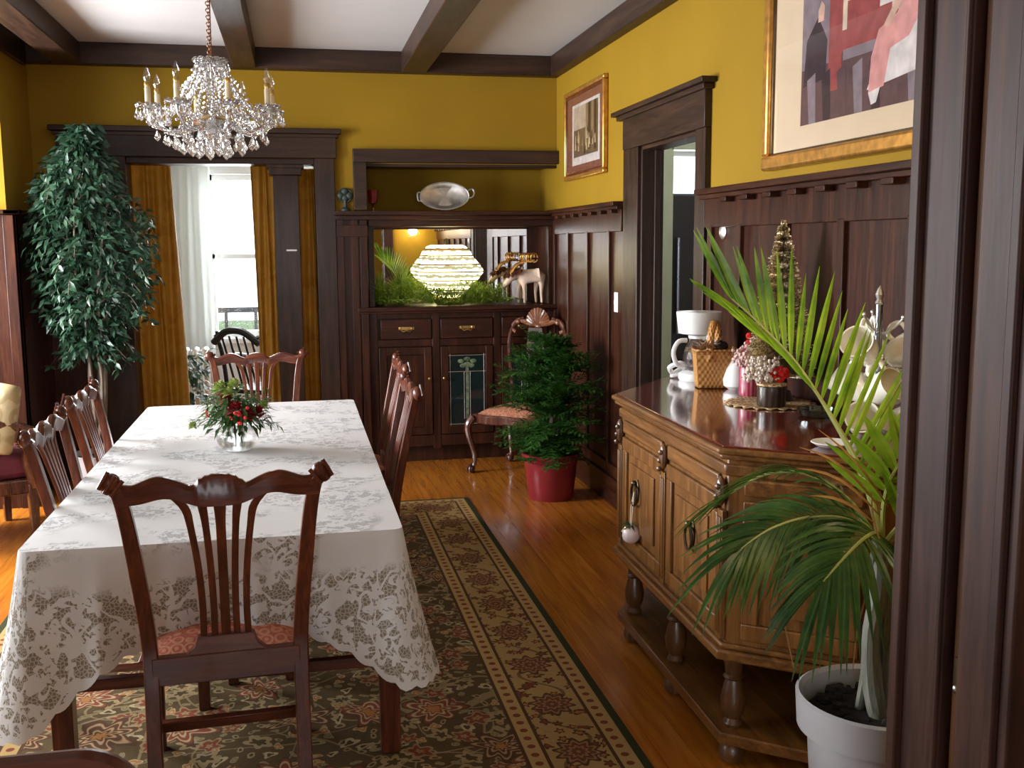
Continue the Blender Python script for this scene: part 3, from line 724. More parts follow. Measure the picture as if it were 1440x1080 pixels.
# ------------------------------------------------------------------ things on the buffet and mantel
Z1 = 1.13
lm = thing('glowing_lamp', 'glowing urn-shaped crystal lamp in the mirrored niche on the buffet', 'lamp', (1.10, 7.50, Z1))
b = MB().lathe([(.10, 0), (.11, .02), (.06, .05)], 28, sy=.7); b.build('base', M['brass'], lm)
b = MB().lathe([(.06, .05), (.125, .10), (.15, .135), (.215, .19), (.245, .235), (.238, .26), (.20, .31), (.165, .35), (.15, .385), (.115, .42), (.085, .43)], 40, sy=.66)
b.build('shade', M['lampglow'], lm)
for k, (r, z) in enumerate(((.128, .105), (.20, .175), (.248, .237), (.222, .29), (.165, .352), (.14, .40))):
    MB().torus((0, 0, z), r, .006, 40, 6, sy=.67).build('beaded_ring', M['gold'], lm)
gl = MB(); rnd = random.Random(4)
for i in range(4200):
    x = rnd.uniform(.52, 1.50); y = 7.36+rnd.random()*.18; z = .01 + rnd.random()**1.3*(.135+.03*sin(x*17))
    if abs(x-1.09) < .19 and y > 7.42: y = 7.36+rnd.random()*.06
    a = rnd.uniform(0, 2*pi); d = Vector((cos(a), sin(a)*.7-.15, rnd.uniform(-.1, .9)))
    gl.leaf((x, y-.02, Z1+z), d, (0, 0, 1), rnd.uniform(.035, .07), .008, .1)
for i in range(1100):
    x = rnd.uniform(.93, 1.30); z = .008+rnd.random()**1.2*.10; a = rnd.uniform(0, 2*pi)
    gl.leaf((x, rnd.uniform(7.29, 7.38), Z1+z), (cos(a), sin(a)*.5-.2, rnd.uniform(0, .9)), (0, 0, 1), rnd.uniform(.03, .055), .007, .1)
for i in range(24):
    x = .53+i*.042; gl.tube(curve([(x, 7.40, Z1+.02), (x+.04, 7.37+.03*sin(i), Z1+.05), (x+.09, 7.36+.04*sin(i*2), Z1+.035)], 6), .004, 5)
tag(gl.build('pine_garland', M['garland']), 'green pine garland lying along the front of the buffet counter', 'garland')
for k, (x, y, h, n, lab) in enumerate(((.60, 7.56, .25, 55, 'spiky green grass sprig in the left corner of the buffet niche'), (.76, 7.60, .30, 60, 'taller spiky grass sprig just left of the glowing lamp'))):
    t = thing('grass_sprig', lab, 'greenery', (x, y, Z1), 0, 'grass sprigs in the niche')
    b = MB()
    for i in range(n):
        a = rnd.uniform(0, 2*pi); r = rnd.uniform(0, .10); hh = h*rnd.uniform(.6, 1)
        b.ribbon([(0, 0, .03), (r*.4*cos(a), r*.3*sin(a), hh*.55), (r*cos(a), r*.5*sin(a), hh)], [.004, .005, .001], (0, 1, .2))
    b.build('blades', M['garland'], t)
    MB().lathe([(.03, 0), (.038, .05), (.03, .055), (0, .055)], 14).build('pot', M['bronze'], t)
# deer
dr = thing('deer_figurine', 'pale standing deer figurine with brown collar and gold antlers on the buffet', 'figurine', (1.66, 7.42, Z1))
M['deer'] = plain('deer_cream', (.74, .55, .42), .5, var=.2, vs=12)
V = [(.03, 0, .205), (.09, 0, .21), (-.03, 0, .20), (-.075, -.005, .215), (-.115, -.01, .20), (-.15, -.012, .165), (-.185, -.014, .125),
     (.10, -.025, .16), (.095, -.028, .08), (.10, -.028, .004), (.075, .03, .16), (.065, .03, .08), (.07, .03, .004),
     (-.035, -.025, .15), (-.03, -.028, .08), (-.03, -.028, .004), (-.055, .028, .15), (-.065, .03, .08), (-.062, .03, .004), (.13, 0, .20)]
E_ = [(0, 1), (0, 2), (2, 3), (3, 4), (4, 5), (5, 6), (1, 7), (7, 8), (8, 9), (1, 10), (10, 11), (11, 12), (2, 13), (13, 14), (14, 15), (2, 16), (16, 17), (17, 18), (1, 19)]
R_ = [.048, .046, .046, .034, .028, .025, .014, .024, .011, .009, .024, .011, .009, .021, .010, .009, .021, .010, .009, .010]
skin('body', M['deer'], V, E_, R_, dr)
b = MB()
rr = random.Random(2)
for i in range(260):
    t = rr.random(); p = Vector((lerp(-.05, -.16, t), 0, lerp(.235, .19, t))); a = rr.uniform(-1.5, 1.5)
    p += Vector((0, .045*sin(a), .03*cos(a)))
    b.leaf(p, (rr.uniform(-.6, .2), sin(a), rr.uniform(-.8, .3)), (0, 0, 1), .035, .012)
b.build('mane_collar', plain('deer_brown', (.16, .05, .025), .8, var=.4), dr)
b = MB()
for s in (-1, 1):
    b.tube(curve([(-.13, s*.012, .19), (-.11, s*.02, .25), (-.07, s*.025, .29), (-.03, s*.03, .30)], 10), [.011]*6+[.009]*4, 7)
    for k in range(3):
        c = Vector((-.02+k*.03, s*(.03+.008*k), .335)); b.tube([c+Vector((.026*cos(q*pi/6), .006*sin(q), .032*sin(q*pi/6))) for q in range(12)], .005, 6)
b.build('antlers', M['gold'], dr)
# mantel pieces
f = MB().lathe([(.035, 0), (.036, .012), (.014, .03), (.011, .06), (.014, .075)], 16)
for dx, dz in ((-.030, .105), (.030, .105), (0, .135), (0, .09)): f.ball((dx, 0, dz), (.026, .016, .026), 12, 8)
f.torus((0, 0, .108), .046, .006, 20, 6, M=Matrix.Rotation(pi/2, 3, 'X'))
o = f.build('candle_holder', plain('dark_green_iron', (.03, .045, .035), .5)); o.location = (.352, 7.32, 1.795)
tag(o, 'small dark cross-shaped candle holder at left end of the mantel shelf', 'candle holder')
t = thing('goblet', 'small dark red glass goblet beside the post on the mantel shelf', 'goblet', (.545, 7.36, 1.795))
M['redglass'] = plain('red_glass', (.16, .008, .006), .06, coat=.6, var=.5, vs=30)
MB().lathe([(.028, .055), (.033, .08), (.034, .12), (.038, .145), (.034, .146), (.030, .12), (.026, .075), (0, .062)], 18).build('bowl', M['redglass'], t)
MB().lathe([(.03, 0), (.030, .005), (.008, .012), (.007, .04), (.012, .05), (.024, .056), (0, .057)], 18).build('stem', M['redglass'], t)
t = thing('oval_platter', 'oval silver platter propped upright on the mantel shelf', 'platter', (1.06, 7.43, 1.797))
T = Matrix.Translation((0, .02, .105)) @ Matrix.Rotation(radians(76), 4, 'X') @ Matrix.Rotation(radians(2), 4, 'Z')
MB().lathe([(0, -.006), (.115, -.006), (.135, .004), (.165, .010), (.178, .013), (.178, .016), (.165, .014), (.135, .009), (.115, 0), (0, 0)], 48, sy=.585, M=T).build('dish', M['silver'], t)
b = MB().torus((0, 0, 0), .176, .005, 48, 6, sy=.565); b.v = [tuple(T @ (Vector(p)+Vector((0, 0, .015)))) for p in b.v]; b.build('beaded_rim', M['silver'], t)
b = MB().tube([T @ Vector(p) for p in curve([(.165, .03, .01), (.20, .045, .018), (.215, .02, .02), (.20, -.015, .018), (.168, -.02, .01)], 14)], .006, 7)
b.tube([T @ Vector(p) for p in curve([(-.165, .03, .01), (-.19, .03, .018), (-.195, 0, .02), (-.19, -.03, .018), (-.165, -.03, .01)], 14)], .006, 7); b.build('handles', M['silver'], t)
b = MB().box(-.05, -.04, -.03, .06, .0, .012).box(.04, .05, -.03, .06, .0, .012).box(-.05, .05, .045, .055, .0, .09); b.build('easel_stand', M['armwood'], t)
# ------------------------------------------------------------------ rug, table, cloth
RX, RY = 1.125, 2.10
o = MB().box(-RX, RX, -RY, RY, 0, .009).build('persian_rug', rug_mat(RX, RY), None, bevel=.003); o.location = (-.125, 4.10, .001)
tag(o, 'dark olive floral patterned rug with tan border under the dining table', 'rug')
RZ = .011
tb = thing('dining_table', 'long mahogany dining table under the white lace cloth', 'table', (-.245, 4.29, RZ))
TX0, TX1, TY0, TY1 = -.77, .28, 2.965, 5.60
hx, hy = (TX1-TX0)/2-.01, (TY1-TY0)/2-.01
MB().box(-hx, hx, -hy, hy, .69, .716).build('tabletop', M['mahog_y'], tb, bevel=.004)
for q in ((-hx+.07, hx-.07, -hy+.07, -hy+.09), (-hx+.07, hx-.07, hy-.09, hy-.07), (-hx+.07, -hx+.09, -hy+.09, hy-.09), (hx-.09, hx-.07, -hy+.09, hy-.09)): MB().box(*q, .60, .69).build('apron', M['mahog_y'], tb)
def taper(x, y, z0, z1, w0, w1):
    b = MB(); v = []
    for z, w in ((z0, w0), (z1, w1)): v += [(x-w/2, y-w/2, z), (x+w/2, y-w/2, z), (x+w/2, y+w/2, z), (x-w/2, y+w/2, z)]
    return b.add(v, [(0,3,2,1),(4,5,6,7),(0,1,5,4),(1,2,6,5),(2,3,7,6),(3,0,4,7)])
for x, y in ((hx-.03, -hy+.07), (-hx+.06, -hy+.07), (hx-.03, hy-.07), (-hx+.06, hy-.07)):
    taper(x, y, 0, .69, .058, .066).build('leg', M['mahog'], tb, bevel=.003)
for x in (-.02, .18): taper(x, -hy+.68, 0, .69, .036, .05).build('leg', M['mahog'], tb, bevel=.003)
for sy in (-1, 1): MB().box(-hx+.06, hx-.03, sy*(hy-.07)-.015, sy*(hy-.07)+.015, .275, .31).build('stretcher', M['mahog_x'], tb, bevel=.003)

def cloth():
    x0, x1, y0, y1 = TX0, TX1, TY0, TY1; zt = .735; rc = .025
    # perimeter points (position, outward normal, corner weight)
    per = []
    N = lambda L: max(2, int(L/.012))
    cn = [((x0+rc, y0+rc), pi), ((x1-rc, y0+rc), 1.5*pi), ((x1-rc, y1-rc), 0.0), ((x0+rc, y1-rc), .5*pi)]
    sides = [((x0+rc, y0), (x1-rc, y0), (0, -1)), ((x1, y0+rc), (x1, y1-rc), (1, 0)), ((x1-rc, y1), (x0+rc, y1), (0, 1)), ((x0, y1-rc), (x0, y0+rc), (-1, 0))]
    s = 0
    for k in range(4):
        (cx, cy), a0 = cn[k]
        for i in range(14):
            a = a0 + i/14*pi/2; per.append((cx+rc*cos(a), cy+rc*sin(a), cos(a), sin(a), s, k)); s += .018
        (ax, ay), (bx, by), (nx, ny) = sides[k]
        L = sqrt((bx-ax)**2+(by-ay)**2); n = N(L)
        for i in range(n):
            t = i/n; per.append((ax+(bx-ax)*t, ay+(by-ay)*t, nx, ny, s, k)); s += L/n
    corners = [(x0, y0), (x1, y0), (x1, y1), (x0, y1)]
    tot = s; NV = 26; b = MB(); drop = []; span = []; hemd = []
    nP = len(per)
    base = {0: .245, 1: .235, 2: .24, 3: .235}
    for j in range(NV+1):
        v = j/NV
        for (px, py, nx, ny, s, k) in per:
            dc = min(sqrt((px-a)**2+(py-c)**2) for a, c in corners)
            nearest = min(range(4), key=lambda q: (px-corners[q][0])**2+(py-corners[q][1])**2)
            cw = math.exp(-(dc/.21)**1.5)
            long = {0: .50, 1: .44, 2: .42, 3: .45}[nearest]
            L = lerp(.24, long, cw) + .016*abs(sin(s*pi/.062))
            d = v*L
            # folds grow towards the hem; a cone opens at each corner
            fold = (.6*sin(s*15+.6) + .35*sin(s*29+2.0) + .15*sin(s*61))*.034*v**1.3
            off = .004 + .012*sqrt(v) + fold*(1-.5*cw) + cw*(.02*v + .075*v**1.4)
            if k in (1, 3) and dc > .5: off *= .35
            if k == 3: off = off*.8
            off = max(off, .003)
            # corner normals point outwards along the diagonal
            dz = d if v > 0 else 0
            z = zt - dz + (0.006*(1-v)**8 if False else 0)
            b.v.append((px+nx*off, py+ny*off, z)); drop.append(d); span.append(s); hemd.append(L-d)
    for j in range(NV):
        for i in range(nP):
            i2 = (i+1) % nP
            b.f.append((j*nP+i, j*nP+i2, (j+1)*nP+i2, (j+1)*nP+i)); b.m.append(0)
    # top
    c0 = len(b.v); nx_, ny_ = 12, 26
    b.f.append(tuple(range(nP))); b.m.append(0)
    o = b.build('lace_tablecloth', M['lace'], None, ang=60)
    for nm, arr in (('drop', drop), ('span', span), ('hem', hemd)):
        at = o.data.attributes.new(nm, 'FLOAT', 'POINT')
        for i, x in enumerate(arr): at.data[i].value = x
    return o
tag(cloth(), 'white lace tablecloth with scalloped hem draped over the dining table', 'tablecloth')

# ------------------------------------------------------------------ dining chairs
def make_chair(label):
    t = thing('dining_chair', label, 'chair')
    h = .995
    by = lambda z: -.205 - .10*max(0, (z-.46)/.54)**1.25
    # seat
    q = [(-.20, -.195), (.20, -.195), (.245, .215), (-.245, .215)]
    def seatfn(u, v):
        a = 2*pi*u; s_, c_ = sin(a), cos(a)
        m = max(abs(s_), abs(c_)); xx = c_/m*v; yy = s_/m*v
        w = lerp(.195, .24, (yy+1)/2)
        return (xx*w, yy*.20+.005, .462 + .028*(1-v**4))
    b = MB().grid(seatfn, 40, 10, True); b.box(-.19, .19, -.19, .2, .44, .463); b.build('seat', M['seat'], t, ang=60)
    b = MB()
    b.prism([(-.205, -.225), (.205, -.225), (.205, -.195), (-.205, -.195)], .385, .465)
    b.prism([(-.255, .20), (.255, .20), (.255, .225), (-.255, .225)], .395, .462)
    for s in (-1, 1): b.prism([(s*.215, -.21), (s*.195, -.21), (s*.235, .215), (s*.257, .215)][::s], .395, .462)
    b.build('seat_rail', M['mahog_x'], t, bevel=.003)
    # rear legs with back posts and carved ears
    for s in (-1, 1):
        pts = [(s*.205, -.285, 0), (s*.207, -.235, .22), (s*.207, -.208, .43), (s*.213, by(.56), .56), (s*.228, by(.72), .72), (s*.243, by(.86), .86), (s*.258, by(.94), .94), (s*.275, by(.965), .966)]
        cv = curve(pts, 30)
        b = MB(); vs = []
        for i, p in enumerate(cv):
            w = .021 if i < 16 else lerp(.021, .017, (i-16)/13); d = .016
            vs += [(p.x-w, p.y-d, p.z), (p.x+w, p.y-d, p.z), (p.x+w, p.y+d, p.z), (p.x-w, p.y+d, p.z)]
        fs = [(0, 3, 2, 1), tuple(range(116, 120))]
        for i in range(29):
            for k in range(4): fs.append((i*4+k, i*4+(k+1) % 4, i*4+4+(k+1) % 4, i*4+4+k))
        b.add(vs, fs)
        lg = b.build('rear_leg', M['mahog'], t, bevel=.004)
        e = MB()
        ex, ey, ez = s*.277, by(.975), .972
        R = Matrix.Rotation(s*radians(-35), 3, 'Y')
        e.ball((ex, ey, ez), (.026, .02, .030), 12, 8, R)
        for k in range(3): e.tube([Vector((ex, ey, ez)) + R @ Vector((lerp(-.018, .018, k/2), -.019, -.022)), Vector((ex, ey, ez)) + R @ Vector((lerp(-.022, .022, k/2), -.012, .028))], .006, 6)
        e.build('carved_ear', M['mahog'], lg)
        f = taper(s*.232, .20, 0, .46, .036, .044).build('front_leg', M['mahog'], t, bevel=.003)
    # serpentine crest rail
    def top(x):
        a = abs(x)
        return .955 + .030*math.exp(-((a-.155)/.062)**2) + .030*max(0, cos(min(a/.066, 1)*pi/2))**.6 - .004*math.exp(-((a-.074)/.018)**2) + .018*max(0, (a-.225)/.045)
    def bot(x):
        a = abs(x); return .916 + .014*math.exp(-((a-.145)/.05)**2) - .016*math.exp(-(a/.085)**4) - .004*(a/.26)
    n = 60; vs = []; fs = []
    for i in range(n+1):
        x = lerp(-.268, .268, i/n); zt, zb = top(x), bot(x); curv = -.012*(1-(x/.268)**2)
        if abs(x) < .066: zt += .0025*sin(x*330)
        for (z, dy) in ((zb, .012), (zt-.012, .015), (zt, .006), (zt, -.006), (zt-.012, -.015), (zb, -.012)):
            vs.append((x, by((zt+zb)/2)+curv+dy, z))
    for i in range(n):
        for k in range(6): fs.append((i*6+k, i*6+(k+1) % 6, i*6+6+(k+1) % 6, i*6+6+k))
    fs += [tuple(range(6)), tuple(range(n*6, n*6+6))]
    b = MB(); b.add(vs, fs); b.build('crest_rail', M['mahog_x'], t, ang=40)
    # pierced splat : five slats fanning out, on a shoe
    b = MB()
    for k in range(5):
        u = k-2
        pts = [(u*.031, by(.50)+.002, .50), (u*.030, by(.60), .60), (u*.033, by(.72), .72), (u*.040, by(.84)-.006, .84), (u*.046, by(.895)-.008, .895), (u*(.052 if abs(u) < 2 else .064), by(.93)-.010, .938)]
        cv = curve(pts, 18); w0 = .0095 if u else .013; vs = []; fs = []
        for i, p in enumerate(cv):
            w = w0*(1+ .55*max(0, (i-10)/7)); d = .006
            vs += [(p.x-w, p.y-d, p.z), (p.x+w, p.y-d, p.z), (p.x+w, p.y+d, p.z), (p.x-w, p.y+d, p.z)]
        for i in range(17):
            for q2 in range(4): fs.append((i*4+q2, i*4+(q2+1) % 4, i*4+4+(q2+1) % 4, i*4+4+q2))
        fs += [(0, 3, 2, 1), tuple(range(68, 72))]
        b.add(vs, fs)
    b.build('slat_splat', M['mahog'], t, bevel=.002)
    b = MB(); b.prism([(-.115, .462), (.115, .462), (.088, .485), (.078, .515), (-.078, .515), (-.088, .485)], -.014, .014, Matrix.Translation((0, -.207, 0)) @ Matrix.Rotation(pi/2, 4, 'X'))
    b.build('splat_shoe', M['mahog_x'], t, bevel=.003)
    # stretchers
    for s in (-1, 1):
        b = MB(); b.tube([(s*.206, -.245, .165), (s*.232, .20, .165)], .014, 4); b.build('side_stretcher', M['mahog_y'], t)
    MB().box(-.21, .21, -.01, .02, .15, .18).build('cross_stretcher', M['mahog_x'], t, bevel=.003)
    return t
GR = 'mahogany dining chairs'
ch = make_chair('mahogany dining chair in the foreground, seen from behind, at the near end of the table')
ch.location = (-.228, 3.015, RZ); ch.scale = (.95, 1, .985); ch.rotation_euler = (0, 0, radians(3)); ch['group'] = GR
for loc, rz, lab in (((-.548, 3.69, RZ), -90, 'mahogany dining chair on the left of the table, nearer the camera'),
                     ((-.572, 4.46, RZ), -90, 'mahogany dining chair on the left of the table, farther one beside the ficus'),
                     ((.165, 4.38, RZ), 90, 'mahogany dining chair on the right of the table, nearer the camera'),
                     ((.205, 5.20, RZ), 90, 'mahogany dining chair on the right of the table, farther one by the buffet'),
                     ((-.235, 5.82, RZ), 180, 'mahogany dining chair at the far end of the table before the curtained opening')):
    c_ = dup(ch, loc, radians(rz), lab, GR)
    if rz == 180: c_.scale.z = .955

# ------------------------------------------------------------------ bouquet on the table
bo = thing('glass_bowl', 'round clear glass bowl holding the red and green bouquet on the table', 'vase', (-.255, 4.30, .7365))
pr = [(.045, 0), (.06, .006), (.078, .03), (.084, .055), (.078, .08), (.066, .10)]
MB().lathe(pr + [(r-.004, z) for r, z in reversed(pr[1:])] + [(0, .008)], 32).build('bowl', M['clear'], bo)
MB().lathe([(.04, .008), (.057, .012), (.074, .03), (.079, .045), (0, .045)], 24).build('water', M['clear'], bo)
fl = thing('bouquet', 'holiday bouquet of red flowers, lime hydrangea and greenery on the table', 'flowers', (-.255, 4.30, .825))
rnd = random.Random(11); b = MB()
for i in range(520):
    a = rnd.uniform(0, 2*pi); e = rnd.uniform(-.5, 1.2); r = rnd.uniform(.03, .125)
    p = Vector((cos(a)*cos(e)*r, sin(a)*cos(e)*r, .06+sin(e)*r*.9))
    d = Vector((cos(a), sin(a), rnd.uniform(-.9, .6)))
    b.leaf(p, d, (0, 0, 1), rnd.uniform(.035, .07), rnd.uniform(.012, .024), .25)
for (dx, dz, n) in ((-.15, .02, 26), (.16, -.01, 26), (-.12, .08, 22), (.13, .11, 30), (.02, -.04, 30), (-.04, -.05, 24)):
    for i in range(n):
        t = rnd.uniform(.4, 1.05); p = Vector((dx*t+rnd.uniform(-.01, .01), -.05*t+rnd.uniform(-.02, .02), .03+dz*t))
        b.leaf(p, (dx*4+rnd.uniform(-.6, .6), rnd.uniform(-.6, .4), dz*3+rnd.uniform(-.6, .4)), (0, 0, 1), rnd.uniform(.025, .05), rnd.uniform(.006, .014), .2)
b.build('greenery', M['ffol'], fl)
b = MB()
for i in range(14): a = i*.9; b.tube([(.05*cos(a), .05*sin(a), .06), (.02*cos(a), .02*sin(a), -.06)], .0025, 5)
b.build('stems', M['ffol'], fl)
def flower(c, R, mat, name, petals=26):
    b = MB()
    for i in range(petals):
        a = i*2.4; e = lerp(1.45, -.2, i/petals); d = Vector((cos(a)*cos(e), sin(a)*cos(e), sin(e)))
        b.leaf(Vector(c)+d*R*.15, d, (-sin(a)*.2, cos(a)*.2, 1), R, R*.75, .25)
    b.build(name, mat, fl)
for c, R in (((.005, -.10, .085), .042), ((.055, -.095, .06), .038), ((.09, -.07, .065), .036), ((-.03, -.06, .12), .034)): flower(c, R, M['redflower'], 'red_flower')
for c, R in (((-.055, -.03, .165), .036), ((0, -.03, .175), .034), ((-.02, -.055, .15), .03), ((.115, -.04, .09), .028), ((-.165, -.04, .02), .022)): flower(c, R, M['lime'], 'green_hydrangea', 34)
for i in range(9): MB().ball((.015+rnd.uniform(-.03, .04), -.14+rnd.uniform(-.01, .02), .07+rnd.uniform(-.03, .03)), .008, 8, 6).build('berry', M['berry'], fl)
for p in ((-.11, -.06, .08), (-.105, -.07, .07)): MB().ball(p, .009, 8, 6).build('berry', M['berry'], fl)

# ------------------------------------------------------------------ chandelier
cx, cy, cz = -.297, 4.30, 1.965
cd = thing('chandelier', 'crystal chandelier with candle lights hanging from the beam over the table', 'chandelier', (cx, cy, cz)); cd.scale = (.94, .94, .955)
b = MB(); zz = .345; k = 0
while zz < .775:
    b.torus((0, 0, zz), .0085, .0024, 12, 5, M=Matrix.Rotation(pi/2, 3, 'X') if k % 2 else Matrix.Rotation(pi/2, 3, 'Y')); zz += .0135; k += 1
b.tube([(.006, 0, .34), (.008, .004, .55), (.004, 0, .79)], .003, 5)
b.build('chain', plain('copper_chain', (.22, .09, .04), .4, .8), cd)
MB().lathe([(.045, .795), (.045, .79), (.03, .775), (.008, .765), (0, .765)][::-1], 20).build('ceiling_canopy', M['brass'], cd)
b = MB().lathe([(.012, .34), (.018, .32), (.010, .30), (.022, .26), (.028, .22), (.016, .18), (.03, .13), (.045, .09), (.055, .06), (.04, .03), (.015, .01), (.02, -.01), (0, -.03)][::-1], 20)
b.build('glass_column', M['crystal'], cd)
b = MB().lathe([(.015, .305), (.05, .31), (.062, .322), (.064, .326), (.05, .318), (.015, .312)][::-1], 24)
for i in range(12): a = i*pi/6; b.ball((.06*cos(a), .06*sin(a), .325), (.014, .014, .010), 8, 5)
b.build('top_dish', M['crystal'], cd)
b = MB().lathe([(0, .05), (.07, .055), (.10, .075), (.105, .08), (.09, .06), (.05, .03), (0, .025)][::-1], 24); b.build('lower_bowl', M['crystal'], cd)
MB().lathe([(.05, .082), (.06, .09), (.05, .10), (.012, .105)], 20).build('brass_hub', M['brass'], cd)
def pendant(b, x, y, z, L=.035, w=.011):
    b.lathe([(0, -L), (w*.75, -L*.8), (w, -L*.62), (w*.55, -L*.25), (0, 0)], 7, (x, y, z), 1, .6)
    b.ball((x, y, z+.008), .0055, 7, 5)
rc = .255
for i in range(8):
    a = i*pi/4 + .32; ca, sa = cos(a), sin(a)
    P = lambda r, z: (r*ca, r*sa, z)
    ar = MB().tube(curve([P(.05, .085), P(.10, .055), P(.16, .035), P(.215, .05), P(.25, .095), P(rc, .125)], 18), .008, 8).build('arm', M['crystal'], cd)
    d = MB().lathe([(.012, .118), (.03, .12), (.044, .132), (.046, .136), (.03, .126), (.012, .126)], 18, P(rc, 0))
    for q in range(8):
        aa = q*pi/4; d.ball((rc*ca+.043*cos(aa), rc*sa+.043*sin(aa), .134), .009, 7, 5)
    d.build('drip_dish', M['crystal'], ar)
    MB().lathe([(.0115, .128), (.0115, .20), (.009, .203), (0, .203)], 14, P(rc, 0)).build('candle_sleeve', M['candle'], ar)
    MB().lathe([(.010, .203), (.012, .215), (.009, .225), (.0, .226)], 12, P(rc, 0)).build('bulb_socket', M['brass'], ar)
    MB().lathe([(.008, .224), (.014, .240), (.013, .252), (.006, .272), (0, .285)], 12, P(rc, 0)).build('bulb', M['bulb'], ar)
    for q in range(6):
        aa = q*pi/3+a; d = MB(); pendant(d, rc*ca+.045*cos(aa), rc*sa+.045*sin(aa), .118, .045, .012); d.build('pendant', M['crystal'], ar)
    for r_, z_ in ((.11, .045), (.18, .03), (.225, .05)):
        d = MB(); pendant(d, r_*ca, r_*sa, z_-.012, .045, .013); d.build('pendant', M['crystal'], ar)
    # bead swag from top dish to arm, and from arm to arm
    d = MB()
    for q in range(15):
        t = q/14; r = lerp(.06, rc-.01, t); z = lerp(.318, .135, t) - .10*sin(pi*t)*(1-t*.3); d.ball(P(r, z), .0065, 6, 4)
    d.build('bead_strand', M['crystal'], ar)
    a2 = a+pi/4; d = MB()
    for q in range(11):
        t = q/10; x = lerp(rc*ca, rc*cos(a2), t); y = lerp(rc*sa, rc*sin(a2), t); d.ball((x, y, .115-.055*sin(pi*t)), .007, 6, 4)
    d.build('bead_swag', M['crystal'], ar)
    d = MB()
    for off, lift in ((.13, .02), (-.13, .02), (.26, .05)):
        for q in range(13):
            t = q/12; r = lerp(.055, .19, t); z = lerp(.30, .075, t**.7)+lift*sin(pi*t); aa = a+off*t+off; d.ball((r*cos(aa), r*sin(aa), z), .0075, 6, 4)
    d.build('bead_strand', M['crystal'], ar)
rnd = random.Random(3)
for i in range(18):
    a = i*2*pi/18; r = .12 if i % 2 else .155; z = .02 - (.02 if i % 2 else 0)
    d = MB(); pendant(d, r*cos(a), r*sin(a), z, .055, .016); d.tube([(r*cos(a), r*sin(a), z+.01), (r*.9*cos(a), r*.9*sin(a), .055)], .0018, 4)
    d.build('crystal_drop', M['crystal'], cd)
for i in range(10):
    a = i*2*pi/10; d = MB(); pendant(d, .06*cos(a), .06*sin(a), -.005-.015*(i % 2), .05, .015); d.tube([(.06*cos(a), .06*sin(a), .0), (.05*cos(a), .05*sin(a), .04)], .0018, 4)
    d.build('crystal_drop', M['crystal'], cd)
for i in range(10):
    a = i*2*pi/10+.2; d = MB(); pendant(d, .062*cos(a), .062*sin(a), .31, .05, .011); d.build('crystal_drop', M['crystal'], cd)

# rounded chair back at the bottom left corner of the photograph
t = thing('side_chair', 'reddish wooden chair with rounded panelled back at the bottom left corner', 'chair', (-.50, 1.22, 0))
def rrect(hw, z0, z1, r, n=8):
    out = []
    for cx_, cz_, a0 in ((hw-r, z1-r, 0), (-hw+r, z1-r, pi/2)):
        for i in range(n+1): a = a0+i/n*pi/2; out.append((cx_+r*cos(a), cz_+r*sin(a)))
    return out + [(-hw, z0), (hw, z0)]
Rx = Matrix.Rotation(pi/2, 4, 'X')
fr = MB()
ou = rrect(.29, .50, .955, .06); 
fr.tube([(p[0], 0, p[1]) for p in [(.29, .50)] + ou[:-2] + [(-.29, .50)]], .024, 10)
fr.build('back_frame', M['mahog_x'], t)
MB().prism(rrect(.275, .50, .94, .05), -.008, .008, Rx).build('back_panel', M['oakdark'], t)
MB().tube([(p[0], .012, p[1]) for p in rrect(.245, .53, .91, .05)], .004, 6).build('inlay_line', M['oak'], t)
MB().box(-.27, .27, -.02, .44, .43, .47).build('seat', M['burgundy'], t, bevel=.01)
for sx in (-.25, .25):
    for sy in (0, .40): taper(sx, sy, 0, .43 if sy else .52, .04, .05).build('leg', M['mahog'], t, bevel=.003)
# ------------------------------------------------------------------ oak sideboard
sb = thing('sideboard', 'carved oak sideboard with canted ends and polished red top along the right wall', 'sideboard', (1.55, 3.28, 0))
def foot(off, back=XR-.045):
    # outline: front edge, two canted ends, back on the wall ; off moves it outwards
    P = [Vector(p) for p in ((1.225, 3.80), (1.205, 2.745), (1.53, 2.475), (back, 2.475), (back, 4.22), (1.575, 4.22))]
    out = []
    n = len(P); c = Vector((1.55, 3.3))
    for i in range(n):
        p = P[i]; a = (P[i]-P[i-1]).normalized(); b_ = (P[(i+1) % n]-P[i]).normalized()
        na = Vector((a.y, -a.x)); nb = Vector((b_.y, -b_.x))
        if (p+na*.01-c).length < (p-c).length: na = -na
        if (p+nb*.01-c).length < (p-c).length: nb = -nb
        m = (na+nb).normalized(); k = off/max(.5, m.dot(na))
        q = p + m*k
        if q.x > back: q.x = back
        out.append((q.x, q.y))
    return out
SK = dict(parent=sb, world=True)
MB().prism(foot(0), .375, .945).build('cabinet_body', M['oak'], bevel=.004, **SK)
b = MB().prism(foot(.012), .895, .93).prism(foot(.028), .945, .962).prism(foot(.04), .962, .980)
b.build('top_moulding', M['oak_y'], bevel=.006, **SK)
MB().prism(foot(.022), .980, .9855).build('polished_top', M['tabletop'], bevel=.002, **SK)
MB().prism(foot(.03), .345, .375).prism(foot(.015), .375, .392).build('bottom_moulding', M['oak_y'], bevel=.006, **SK)
MB().prism(foot(.012), .075, .112).build('lower_shelf', M['oak_y'], bevel=.005, **SK)
fp = foot(0)
legprof = [(.024, .112), (.030, .125), (.022, .140), (.034, .165), (.038, .20), (.030, .24), (.024, .262), (.032, .270), (.024, .278), (.028, .31), (.034, .325), (.03, .345)]
bun = [(.018, 0), (.036, .008), (.042, .03), (.036, .055), (.024, .066), (.028, .076)]
